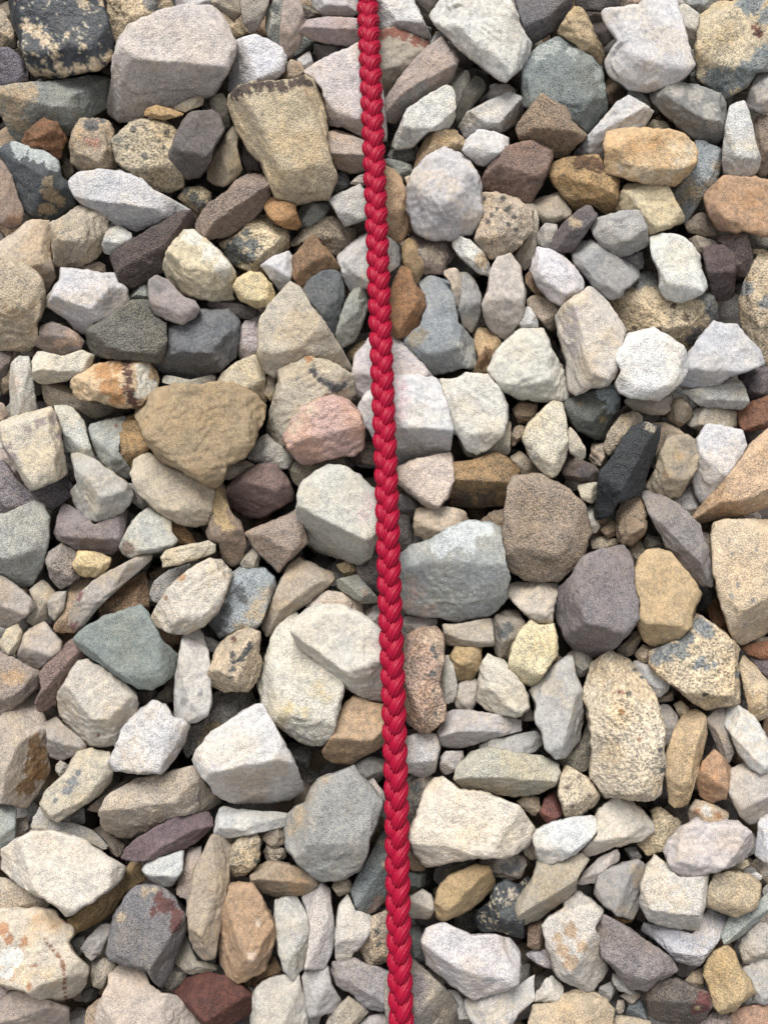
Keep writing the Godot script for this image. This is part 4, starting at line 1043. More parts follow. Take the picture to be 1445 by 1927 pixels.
	_s("b","75716a",-8,.4,[1110,1170,1150,1120,1160,1010,1350,1005,1430,1030,1430,1080,1250,1170,1160,1220,1100,1270,1070,1330,1000,1400,930,1430,960,1370,1010,1270,1030,1190],[80,6],"dark crusty stone in the shade under the black slivered conglomerate",["a08a64",1130,1240,40,1110,1290,30,1170,1200,30])
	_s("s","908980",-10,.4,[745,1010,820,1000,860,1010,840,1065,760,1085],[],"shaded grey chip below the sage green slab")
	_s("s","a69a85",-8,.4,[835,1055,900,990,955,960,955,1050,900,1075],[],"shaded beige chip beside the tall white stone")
	_s("g","d5cfc9",14,.5,[1046,1381,1156,1237,1270,1160,1390,1080,1430,1085,1503,1222,1590,1381,1662,1555,1604,1627,1416,1656,1272,1627,1170,1555,1098,1468],[110,10,1330,1390,280,58],"very large white block with a tan lower face",["c7b5a0",1300,1500,70,1420,1480,80,1520,1420,60,1380,1580,70])

func _stones_h():
	_tile(472, 952)
	_s("d","a59080",3,.5,[-30,150,0,130,130,80,250,20,290,100,310,200,270,240,200,300,155,360,100,310,30,240],[100,10,120,190,235,35],"brown square block beside the large greenish white block")
	_s("s","b6a58f",0,.5,[50,680,100,560,150,430,200,330,260,285,340,320,440,370,450,410,380,470,280,550,170,620,90,700,85,790,50,750],[130,14,290,470,305,52],"beige stone with a shaded lower flank below the greenish white block")
	_s("k","969486",2,.5,[440,430,490,395,580,375,640,440,690,500,690,525,600,530,540,490],[90,14],"small olive grey stone beside the rope",["a5714a",620,465,16])
	_s("d","837977",-8,.45,[560,300,620,310,700,250,710,480,640,440,580,375],[],"dark mauve stone under the greenish white block beside the rope")
	_s("s","a98f61",-8,.45,[455,320,540,300,570,340,560,380,520,385],[],"small ochre stone below the greenish white block")
	_s("g","cfc8b7",4,.45,[45,960,80,850,110,730,170,640,250,585,300,700,400,850,500,960,500,1010,470,1130,430,1260,380,1300,260,1270,170,1200,100,1140,60,1060],[110,8,130,850,180,40,250,1200,240,30],"very large cream oval stained yellow",["c8b37f",360,1000,45,410,1040,35,200,1100,45,300,1120,30,170,1180,24])
	_s("g","c9b8a8",-1,.4,[290,570,350,500,420,465,520,480,590,520,620,600,480,600,360,600],[],"pinkish rim of stone behind the creamy stone that touches the rope")
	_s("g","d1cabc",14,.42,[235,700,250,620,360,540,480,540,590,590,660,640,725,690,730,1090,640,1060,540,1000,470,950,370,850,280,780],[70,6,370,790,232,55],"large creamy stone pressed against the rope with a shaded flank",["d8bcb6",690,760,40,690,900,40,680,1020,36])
	_s("o","ba9870",3,.5,[390,1330,430,1270,470,1150,510,1070,570,1030,660,1070,750,1090,750,1290,640,1350,520,1415,470,1410,410,1370],[110,10,560,1270,265,45],"orange tan stone running under the rope")
	_s("k","a3a7a4",10,.45,[800,330,820,260,890,210,980,180,1060,130,1180,80,1290,95,1360,130,1365,220,1385,340,1400,390,1385,500,1340,570,1260,610,1110,640,1030,610,930,600,860,590,800,540],[100,12,1080,300,262,30,1200,550,280,45],"large blue grey boulder with sparkling pale top beside the rope",["c6cccc",1100,170,60,1180,140,60,1260,120,50,1030,230,45,1180,220,40,"b7a092",860,420,50,900,470,45,860,540,50,940,590,40,980,560,35])
	_s("b","b69680",8,.55,[815,900,830,760,850,700,950,665,1010,660,1050,720,1050,850,1025,960,1060,1080,1055,1150,1010,1190,960,1230,910,1220,850,1170,815,1050],[160,8,1000,900,10,35],"reddish brown conglomerate beside the rope with a tan edge",["c6ac8c",960,710,40,1010,740,40,1030,830,24,1020,1000,24,1040,1110,28,1010,1160,24,"555c62",990,780,16,1000,820,14,990,915,18,985,1005,9,840,975,8,1005,1130,9])
	_s("g","c2baaa",0,.5,[1055,790,1100,860,1120,980,1100,1070,1070,1105,1045,1060,1020,960,1045,850],[],"thin pale stone beside the reddish brown conglomerate")
	_s("s","b8aa97",0,.45,[1045,640,1110,645,1260,615,1310,610,1320,760,1200,772,1060,755],[85,10,1180,730,265,40],"brick shaped beige stone below the blue grey boulder")
	_s("o","ad9160",0,.5,[1085,820,1110,770,1250,775,1250,870,1200,940,1120,945],[90,14,1170,860,265,40],"honey coloured stone under the brick shaped beige stone")
	_s("g","cec3ae",6,.5,[1230,1060,1250,870,1290,812,1380,850,1480,975,1512,1090,1440,1150,1310,1120],[60,10,1300,1000,230,40],"cream blunt stone below the honey coloured stone")
	_s("g","bdafa1",-4,.5,[1110,1060,1130,970,1220,935,1245,990,1240,1060,1190,1115,1120,1100],[],"small pinkish stone between thin pale stone and blunt cream stone")
	_s("g","b7afab",5,.5,[1020,1230,1080,1110,1180,1110,1300,1130,1500,1170,1540,1210,1400,1240,1240,1290,1120,1335,1040,1310],[90,14,1200,1220,270,48],"mauve grey club shaped stone")
	_s("g","ada9a3",2,.45,[1220,1310,1324,1266,1555,1222,1598,1295,1497,1367,1350,1396,1250,1380],[85,10],"ash grey oval under the mauve grey club stone")
	_s("g","c5beba",1,.5,[830,1260,930,1230,1010,1240,1030,1310,1000,1440,940,1480,830,1440],[80,10,940,1390,280,42],"whitish block beside the rope below the reddish conglomerate")
	_s("g","b8b1af",0,.45,[1030,1370,1060,1335,1150,1335,1160,1380,1110,1440,1050,1470,1030,1430],[],"little grey pebble below the mauve grey club stone")
	_s("s","c7b39b",3,.45,[890,110,900,20,960,5,1080,10,1150,30,1190,75,1060,130,960,190,900,150],[90,10,980,120,250,40],"sandy cream stone behind the blue grey boulder")
	_s("d","7d756e",-8,.45,[800,30,860,60,885,180,870,215,810,250],[],"dark speckled stone in the gap beside the rope above the blue boulder")
	_s("s","9a856f",-6,.45,[1250,80,1320,30,1400,20,1385,120,1360,130,1290,95],[],"brown stone peeping over the blue grey boulder")
	_s("s","a99d8e",-2,.5,[1310,640,1340,590,1440,560,1490,640,1450,740,1400,850,1330,800,1320,720],[],"grey and tan stone beside the brick shaped beige stone",["6f7274",1400,660,30,1370,700,24])
	_s("g","ada5a2",-6,.4,[815,600,930,605,1035,620,1000,660,900,680,825,695],[],"lavender grey stone below the blue grey boulder at the rope")
	_s("g","a9a09a",-6,.4,[615,580,690,530,710,650,640,640],[],"small grey stone at the rope above the pressed creamy stone")
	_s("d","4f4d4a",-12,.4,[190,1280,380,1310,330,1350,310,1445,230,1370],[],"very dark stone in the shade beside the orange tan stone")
	_s("k","84817c",-6,.4,[570,1400,650,1360,725,1380,730,1470,600,1490],[],"dark grey stone under the rope below the orange tan stone")

func _stones_i():
	_tile(945, 952)
	_s("d","8f8484",9,.6,[283,560,300,450,360,390,430,280,560,235,655,212,690,260,710,320,715,430,745,530,740,610,690,690,600,770,480,835,420,800,350,730,300,640],[60,12,400,440,190,55,500,650,258,55],"large purplish grey boulder with a bright upper face")
	_s("s","c5a777",8,.5,[718,350,740,290,780,245,850,237,920,260,970,330,1040,400,1078,480,1040,570,1025,660,960,720,830,765,770,730,735,640,745,530,720,450],[70,8,880,650,262,45],"large honey tan rounded stone with a lumpy front")
	_s("s","cfb693",10,.45,[1135,180,1150,100,1240,80,1490,75,1490,710,1400,735,1300,755,1250,720,1220,630,1170,480,1140,350],[80,5,1200,500,190,30],"very large peach tan slab at the picture edge with grey flecks",["8f8b88",1360,515,14,1250,490,14,1380,240,9,1280,430,10,1320,640,12,1250,260,10])
	_s("b","cdb793",4,.45,[800,790,850,770,980,710,1020,660,1040,590,1100,620,1180,670,1240,720,1288,780,1280,860,1282,970,1290,1070,1230,1080,1100,1100,1030,1060,920,970,830,900,800,860],[80,6,1000,1000,240,42],"cream tan gritty slab with blue grey islands",["7d8487",1070,650,50,1110,690,40,1010,720,40,970,790,45,890,790,50,840,820,40,1080,850,28,1060,870,24,1110,875,20,1150,865,18,1280,920,22,"3c3c3a",1100,1020,14])
	_s("b","d0bd9f",12,.55,[430,1040,450,960,490,870,580,800,640,820,690,850,780,950,820,1020,850,1120,880,1200,870,1330,880,1430,860,1560,820,1600,700,1600,560,1580,475,1480,490,1340,480,1220,470,1120],[70,8,560,1300,190,40,520,1050,200,30],"very large rough cream conglomerate lump with tiny pebbles set in it",["3f4447",850,1320,16,870,1430,22,690,1025,14,"9a6b52",648,1015,16,"a5732e",648,1120,15,"8a6a58",742,1270,12,"555a5c",720,890,16,760,930,12])
	_s("g","b6b2ac",6,.5,[148,1010,170,960,260,880,350,820,385,820,395,920,435,1000,440,1130,420,1270,340,1360,290,1370,230,1310,215,1230,172,1160,185,1080],[140,8,390,1080,345,50],"long pale grey stone with a flat face beside the big conglomerate lump")
	_s("g","c9c6c2",2,.45,[680,850,720,840,800,870,920,925,915,980,860,1035,820,1030,780,950,740,900],[],"white triangular chip behind the big conglomerate lump")
	_s("o","d3c294",6,.45,[30,890,50,760,100,670,150,620,200,650,280,640,298,720,300,810,250,880,180,985,120,960,60,920],[80,8,150,900,250,40],"pale lemon yellow stone beside the purplish boulder")
	_s("g","cabcaa",4,.4,[20,430,100,415,305,425,280,540,265,640,220,657,160,620,90,550,30,490],[85,10],"pale beige wedge between granite and lemon yellow stone")
	_s("s","c9b08a",2,.5,[1285,870,1310,815,1360,850,1420,930,1460,980,1455,1130,1390,1170,1340,1120,1310,1000],[40,12,1340,1020,200,40],"ochre cream blade near the picture edge")
	_s("r","935f3d",-4,.45,[1290,765,1400,740,1490,725,1490,850,1430,840,1340,810],[],"rust red stone below the peach tan slab at the picture edge")
	_s("d","77696a",-4,.45,[1325,810,1400,835,1490,860,1490,990,1440,960,1390,880],[],"dull mauve stone beside the ochre cream blade")
	_s("s","c0a173",8,.5,[885,1430,895,1340,940,1200,1000,1125,1035,1105,1100,1150,1110,1270,1070,1390,1045,1500,1010,1610,950,1705,910,1680,900,1560],[150,10,1060,1250,350,50],"long golden tan spike of stone standing on its point")
	_s("g","a3978b",3,.45,[1105,1170,1140,1110,1210,1100,1225,1160,1230,1260,1275,1370,1230,1405,1190,1360,1150,1270],[],"slim taupe stone beside the glassy white stone")
	_s("g","d3d0cb",8,.45,[1205,1190,1230,1085,1280,1080,1380,1160,1450,1290,1460,1360,1450,1440,1400,1455,1340,1420,1270,1330,1240,1250],[50,12,1300,1300,220,40],"glassy white oblong stone near the picture edge")
	_s("s","a0876c",0,.5,[618,120,630,-5,700,-10,790,90,760,160,700,215,630,190],[],"brown block in the gap above the honey tan stone")
	_s("s","a38b6c",-6,.45,[530,130,600,70,625,90,625,160,570,172],[],"tiny tan stone beside the brown block in the gap")
	_s("s","c2b196",-10,.45,[480,190,520,160,625,180,660,210,540,230,490,235],[],"cream stone low in the gap above the purplish boulder")
	_s("s","ab9d88",-10,.45,[680,230,750,190,775,240,720,320,700,290],[],"beige stone low in the gap beside the honey tan stone")
	_s("g","bdb7ad",-4,.45,[455,20,490,-10,530,110,500,165,480,150],[],"white sliver beside the coarse granite stone")
	_s("s","ae9d86",-4,.45,[610,790,690,720,720,660,755,720,720,800,680,820],[],"beige stone under the purplish boulder")
	_s("b","c4ad90",0,.45,[715,810,760,755,820,765,830,820,800,860,740,840],[],"small tan crusty stone between purplish boulder and gritty slab")
	_s("g","aaa49a",-4,.5,[345,810,400,780,500,830,440,930,400,930,385,830],[],"grey stone in the gap below the purplish boulder")
	_s("d","96816b",-8,.45,[250,880,310,810,345,830,290,870],[],"tiny brown stone beside the lemon yellow stone")
	_s("g","a49c95",-2,.5,[845,1080,890,1070,965,1160,930,1240,880,1330,880,1200],[],"grey stone wedged beside the big conglomerate lump")
	_s("s","a3937d",-6,.45,[830,1040,920,1005,930,1060,850,1070],[],"brown chip under the white triangular chip")
	_s("s","c4b393",-2,.45,[930,1080,970,1060,1020,1105,970,1160],[],"small cream stone above the golden spike")
	_s("o","b58a62",6,.5,[1050,1500,1080,1400,1150,1325,1240,1405,1243,1500,1215,1590,1130,1615,1070,1570],[60,12,1130,1480,235,40],"reddish orange pebble beside the golden spike")
	_s("b","908672",-4,.5,[230,1340,350,1360,430,1270,460,1160,490,1340,480,1420,440,1450,300,1400],[],"olive crusty stone beneath the long pale grey stone")
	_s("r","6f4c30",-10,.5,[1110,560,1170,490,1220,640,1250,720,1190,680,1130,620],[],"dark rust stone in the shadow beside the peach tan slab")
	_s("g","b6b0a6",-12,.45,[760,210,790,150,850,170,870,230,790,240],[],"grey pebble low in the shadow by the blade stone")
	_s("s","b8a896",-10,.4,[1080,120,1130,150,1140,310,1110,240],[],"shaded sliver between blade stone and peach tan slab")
	_s("g","a49a90",-8,.45,[100,1160,140,1060,170,1160,160,1180],[],"shaded beige chip beside the long pale grey stone")

func _stones_j():
	_tile(0, 1427)
	_s("s","c2b59c",8,.45,[225,240,260,170,350,90,420,-30,500,-50,590,-30,615,40,605,120,540,200,460,250,380,300,320,340,260,320],[120,8,480,200,300,40],"long cream stone flecked with blue grey",["7f8288",400,130,24,380,170,20,430,80,16,350,180,16,300,230,14])
	_s("s","b8a894",4,.55,[550,300,590,210,660,160,760,110,900,80,1050,45,1100,130,1195,240,1120,290,980,310,880,350,780,400,710,450,660,455,590,400,560,350],[100,14,830,210,275,52,1010,170,330,45],"bulky taupe stone above the wine red slab")
	_s("d","7c666a",4,.35,[650,550,690,490,760,430,880,360,960,320,1155,292,1160,380,1120,440,980,500,820,550,740,558],[75,12],"long wine red slab")
	_s("g","ccc9c4",4,.45,[1165,430,1180,340,1200,255,1300,280,1450,290,1500,290,1560,300,1560,370,1460,390,1330,420,1220,440],[90,10],"white grey stone beneath the very large white block")
	_s("g","d7cbba",12,.4,[0,510,90,450,180,400,280,395,440,430,530,500,610,550,680,590,660,650,600,700,500,780,360,852,300,800,200,740,110,690,60,650,-20,600],[75,5,220,740,240,45,560,560,50,40],"very large pale cream slab with a broad flat top")
	_s("g","aba69f",2,.35,[150,300,165,245,230,240,300,340,400,350,500,390,590,480,580,510,520,480,440,420,280,390,160,405],[80,10],"grey slab underneath the very large pale cream slab")
	_s("k","a3aaa4",2,.5,[-40,240,60,255,90,280,85,430,40,480,-40,510],[40,14],"pale green grey stone at the picture edge above the cream slab")
	_s("o","a18350",-2,.5,[345,890,440,830,560,740,640,670,700,570,760,555,800,650,760,690,680,730,600,860,480,940,380,985,340,930],[120,12,560,800,310,50],"golden brown bar shaped stone beside the cream slab")
	_s("g","c0c0bc",4,.5,[775,610,800,560,900,530,1000,500,995,610,940,690,880,705,820,660],[80,14,900,640,265,42],"smooth pale grey pebble under the wine red slab")
	_s("d","807b7c",10,.55,[575,1060,600,970,620,860,680,760,740,700,800,690,880,700,950,760,1010,860,1015,920,990,1000,950,1090,880,1250,830,1210,800,1150,680,1120,600,1100],[100,10,920,970,335,55,780,760,60,25],"dark grey stone with a maroon corner and tan lichen",["6a3c38",900,800,45,960,870,45,950,920,35,840,840,30,870,750,30,"b09c7c",790,730,30,660,870,24,830,720,22])
	_s("g","d0c0a8",8,.4,[-40,820,100,815,290,825,340,880,405,920,400,970,375,1000,420,1080,478,1130,465,1210,420,1310,350,1350,240,1320,130,1260,50,1240,-40,1210],[75,6,360,1180,330,35],"large cream stone veined and stained with rust",["b97f4c",20,930,35,60,990,24,130,1000,24,190,1130,20,160,1240,18,60,1180,20,120,1060,16,"8f5a34",245,980,11,258,1005,11,272,1028,11,290,1048,11,308,1065,11,325,1082,12,335,1102,12,341,1125,12,345,1150,11,348,1175,11,350,1200,11,351,1225,11,353,1250,11,357,1275,11,362,1300,11,366,1322,12,"e0dcd6",60,1090,60,40,1160,40,"cda679",300,900,50,200,880,50])
	_s("s","b5a58f",0,.4,[-40,640,60,660,180,730,290,800,280,830,100,820,-40,825],[],"tan stone wedged beneath the very large pale cream slab")
	_s("g","b8a9a0",-2,.45,[1020,500,1095,480,1090,540,1040,700,1020,810,960,740,950,700,1000,610],[],"dark taupe stone behind the curved beige finger stone")
	_s("s","b09d85",10,.5,[1020,850,1035,720,1060,610,1120,490,1150,432,1220,445,1258,490,1250,590,1240,700,1210,840,1190,960,1170,1080,1120,1115,1080,1090,1040,990],[110,10,1150,800,350,42],"long curved beige finger stone")
	_s("s","b4906a",9,.55,[1195,960,1205,860,1250,700,1300,685,1380,690,1410,740,1440,800,1480,880,1500,960,1470,1060,1440,1150,1300,1215,1230,1170,1190,1080],[70,12,1290,960,195,45,1380,1100,270,40],"large caramel brown stone with a glittering face",["d2b79c",1400,900,22,1360,1080,24])
	_s("b","b8a688",2,.5,[1255,480,1300,430,1400,410,1415,450,1410,560,1340,630,1270,655,1250,600],[],"tan gritty stone beside the curved beige finger stone",["55605c",1395,560,14])
	_s("s","a89175",2,.5,[1365,640,1400,590,1470,560,1540,570,1610,590,1690,630,1724,680,1700,720,1630,750,1500,765,1430,735,1375,680],[90,12,1540,660,265,45],"brown tan oval lying on its side below the grey boulder",["bb9464",1620,700,50])
	_s("g","b5aca4",0,.5,[445,1040,480,980,550,910,610,900,590,960,555,1040,500,1103,460,1080],[],"small grey oblong chip beside the dark grey stone")
	_s("g","a7a59c",-8,.45,[375,1000,460,960,465,1030,430,1090,400,1050],[],"shaded grey stone behind the rust veined cream stone")
	_s("s","b4a590",-4,.45,[495,1180,510,1100,560,1080,640,1130,590,1180,560,1250,510,1240],[],"small tan stone below the small grey oblong chip")
	_s("g","c6b3a2",8,.45,[515,1460,540,1340,590,1240,600,1180,670,1120,730,1120,790,1150,820,1240,880,1275,960,1290,1030,1360,1090,1430,1090,1520,515,1520],[80,6],"large pinkish beige stone with a stepped top at the bottom edge")
	_s("r","62382e",4,.4,[950,1270,1020,1200,1130,1165,1230,1180,1320,1240,1410,1310,1400,1360,1330,1420,1240,1450,1090,1450,1080,1420,1020,1350],[80,8],"dark reddish brown oval near the bottom edge")
	_s("s","ab988a",2,.45,[-40,1340,80,1270,150,1260,280,1320,370,1360,380,1460,360,1520,-40,1520],[80,10,200,1380,290,40],"mauve tan stone at the bottom corner")
	_s("g","b7a39c",-2,.4,[-40,1230,60,1250,90,1270,-40,1345],[],"pink sliver at the picture edge above the bottom corner")
	_s("s","b0967a",-2,.45,[465,1460,470,1370,550,1300,540,1350,515,1470,515,1520,470,1520],[],"tan sliver at the bottom edge beside the stepped pinkish stone")
	_s("s","bcae96",-2,.5,[950,1110,970,1020,1020,960,1050,1050,1080,1110,1170,1110,1210,1180,1120,1165,1030,1180],[],"cream stone under the curved beige finger stone")
	_s("s","a79d8d",-6,.5,[870,1265,900,1190,950,1110,1030,1160,1000,1210,940,1270],[],"grey beige stone behind the dark reddish brown oval")
	_s("s","7d7062",-8,.45,[500,390,560,360,600,410,680,470,650,540,600,510,580,460],[],"dark brown stone in the gap beside the bulky taupe stone")
	_s("s","b2a395",-6,.4,[470,280,560,200,660,130,700,120,600,210,545,300],[],"pinkish grey stone behind the bulky taupe stone")
	_s("r","a1805a",-6,.45,[1300,1230,1400,1180,1500,1150,1540,1130,1500,1220,1370,1250],[],"golden brown stone under the caramel brown stone")
	_s("s","9b9186",-10,.4,[90,330,150,320,160,400,120,440,85,450],[],"shaded stone between pale green stone and grey slab")
	_s("g","b2a99c",-4,.45,[300,50,330,10,375,40,330,110],[],"tiny cream stone beside the rust stained stone")
	_s("d","4c4842",-10,.45,[440,1270,500,1240,540,1260,520,1310,460,1330],[],"blackish pebble in the gap by the rust veined stone")
	_s("g","a9a4a2",-8,.45,[380,330,460,260,465,360,420,350],[],"pale grey chip between the flecked cream stone and grey slab")

func _stones_k():
	_tile(472, 1427)
	_s("d","a3a29d",12,.5,[180,390,200,310,250,260,300,240,320,180,370,120,440,90,560,45,600,110,660,160,720,230,705,300,650,430,640,510,590,600,520,640,400,668,330,640,260,570,200,490],[110,10,330,230,170,45,450,470,262,32,620,350,345,30],"large coarse grey boulder with a tan crusted flank",["b39c7a",270,290,40,250,350,40,310,220,36,350,150,32,220,390,30,400,110,28])
	_s("b","8b8175",-2,.5,[810,300,850,130,960,95,1020,100,1000,140,950,210,920,290,890,360,860,400],[],"dark crusty stone between the rope and the big cream slab",["5c5f60",900,160,30])
	_s("g","d9cab4",10,.42,[870,440,880,370,910,310,940,210,1000,110,1050,105,1130,170,1250,185,1450,260,1490,320,1530,380,1500,470,1440,510,1370,540,1200,540,1080,560,960,590,900,520],[80,6,1440,400,340,40,960,510,235,35],"very large cream slab beside the rope")
	_s("s","b4ae9a",6,.45,[1110,110,1130,40,1200,-30,1300,-60,1450,-30,1570,-10,1660,30,1675,80,1640,150,1560,190,1420,205,1280,185,1170,180],[85,12,1380,110,268,48],"long olive cream stone above the very large cream slab")
	_s("k","7e8483",0,.5,[540,720,590,620,640,540,680,460,720,390,800,360,790,700,750,780,640,845,590,830],[110,14,660,680,330,40],"dark grey slate stone under the rope",["a08478",700,780,40,660,830,30,"b3a287",710,460,20,725,580,18])
	_s("g","b4aaa5",-6,.45,[600,110,660,105,720,180,730,240,700,300,715,230],[],"grey stone behind the large coarse grey boulder by the rope")
	_s("s","c3b69f",0,.45,[440,700,460,655,530,650,555,690,530,740,480,755],[],"small cream pebble under the large coarse grey boulder")
	_s("g","bfbab0",4,.5,[130,880,135,780,190,765,250,765,300,840,320,920,315,1040,280,1140,230,1195,180,1150,150,1040],[60,10,270,980,340,42],"smooth pale grey oblong stone standing upright")
	_s("g","c1b8b4",4,.5,[275,760,330,700,385,680,430,720,445,830,460,960,440,1060,400,1140,290,1145,310,1040,320,920,300,820],[70,10,400,930,345,38],"pinkish white column shaped stone beside the smooth upright one")
	_s("g","c6bfb5",5,.55,[460,1080,460,930,480,800,530,740,570,830,640,850,655,870,650,960,600,1020,555,1060,545,1110,490,1145],[60,12,560,920,280,42],"white tooth shaped stone beside the rope")
	_s("b","b5a085",2,.5,[570,1050,620,960,660,860,740,830,810,850,800,1050,750,1110,690,1135,630,1110],[],"tan crusty stone under the rope beside the white tooth",["585b58",690,940,14,700,1010,16,640,1040,10])
	_s("d","a49c9c",2,.45,[440,1170,450,1110,560,1080,620,1120,700,1140,760,1170,800,1200,780,1340,720,1368,610,1350,570,1290,480,1240],[80,8,590,1250,240,40],"lavender grey stone below the white tooth")
	_s("g","b6afa9",3,.5,[280,1190,300,1150,420,1130,440,1230,485,1310,470,1370,320,1412,300,1340],[70,12,390,1290,330,35,330,1260,200,30],"pale block below the column shaped stone")
	_s("s","a99d8a",0,.5,[410,1440,450,1370,530,1295,590,1330,640,1380,580,1445,540,1500,420,1500],[],"beige nub below the lavender grey stone near the bottom edge")
	_s("d","a09587",4,.45,[720,1300,730,1200,800,1130,880,1095,930,1130,1000,1200,1090,1290,1140,1370,1130,1480,1080,1530,760,1530],[100,10,1000,1280,320,42],"large mottled brown stone under the rope at the bottom edge",["8b7f80",900,1250,70,850,1400,60,"c2b093",1050,1390,40,980,1300,30])
	_s("g","cac2c1",8,.55,[935,1000,960,930,1060,895,1130,930,1200,960,1330,960,1400,980,1440,1020,1460,1060,1450,1230,1380,1260,1200,1310,1080,1220,1030,1180,960,1120],[70,14,1050,1090,230,48,1180,1230,265,30],"large lilac white stone with curved hollow beside the rope")
	_s("g","c4bfb9",5,.45,[1155,1310,1200,1300,1380,1260,1450,1240,1530,1180,1570,1150,1590,1200,1550,1300,1450,1390,1400,1470,1380,1520,1240,1500,1180,1400],[80,10],"pale grey stone beneath the hollowed lilac white stone")
	_s("s","b0925f",8,.5,[1000,790,1020,700,1070,640,1220,575,1290,590,1325,660,1320,720,1250,780,1180,830,1040,890,1010,860],[100,14,1200,700,320,45],"golden brown barrel shaped stone")
	_s("g","bfb3a3",4,.5,[800,770,870,750,930,712,980,740,1000,820,970,870,870,885,800,850],[60,14,920,800,250,42],"small beige stone touching the rope beside the golden barrel")
	_s("v","42474b",2,.5,[1200,900,1210,840,1290,790,1320,700,1380,660,1450,690,1500,640,1530,700,1510,780,1480,900,1480,980,1450,970,1350,940,1230,945],[80,10,1330,800,200,45,1400,880,265,40],"glossy black flint chunk beside the golden barrel",["a99a84",1420,740,24,1400,790,18,1460,770,14,1300,880,14])
	_s("s","b0a292",-4,.45,[1240,560,1330,540,1450,520,1500,560,1460,650,1370,665,1290,620],[],"grey beige stone under the very large cream slab",["77787a",1390,600,30,1440,580,28])
	_s("s","a88e70",-4,.45,[860,500,900,540,960,600,960,620,880,610,850,560],[],"tan chip between the rope and very large cream slab")
	_s("k","73766f",-6,.45,[860,620,950,630,950,690,880,720,855,700],[],"dark stone beside the rope above the small beige stone")
	_s("s","aa9a86",-4,.5,[50,400,110,370,190,350,180,460,130,490,70,440],[],"pinkish beige pebble beside the coarse grey boulder")
	_s("b","9a8b76",-6,.45,[70,510,90,465,180,490,200,540,130,570,80,555],[],"small brown crusty pebble above the brown tan oval")
	_s("g","c3bcb0",2,.5,[10,1280,60,1210,170,1180,260,1180,300,1300,310,1400,310,1520,0,1520],[80,8,230,1330,340,35],"large whitish stone at the bottom edge below the caramel brown stone")
	_s("r","977650",-4,.45,[0,1240,0,1180,90,1130,120,1060,165,1140,160,1180,50,1220],[],"brown stone beside the caramel brown stone and whitish stone")
	_s("g","aea5a0",-2,.45,[560,1445,640,1400,760,1380,760,1530,540,1530],[],"grey stone at the bottom edge beside the rope")
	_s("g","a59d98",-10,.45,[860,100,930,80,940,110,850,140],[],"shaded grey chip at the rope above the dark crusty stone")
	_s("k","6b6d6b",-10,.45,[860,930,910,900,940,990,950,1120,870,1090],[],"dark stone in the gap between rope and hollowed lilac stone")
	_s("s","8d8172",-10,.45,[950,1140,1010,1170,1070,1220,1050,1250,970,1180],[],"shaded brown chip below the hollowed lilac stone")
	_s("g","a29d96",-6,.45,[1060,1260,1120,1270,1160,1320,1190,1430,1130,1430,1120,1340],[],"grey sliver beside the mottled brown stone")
	_s("s","807564",-10,.45,[1020,630,1100,580,1190,545,1200,580,1080,640],[],"shaded brown stone behind the golden barrel")

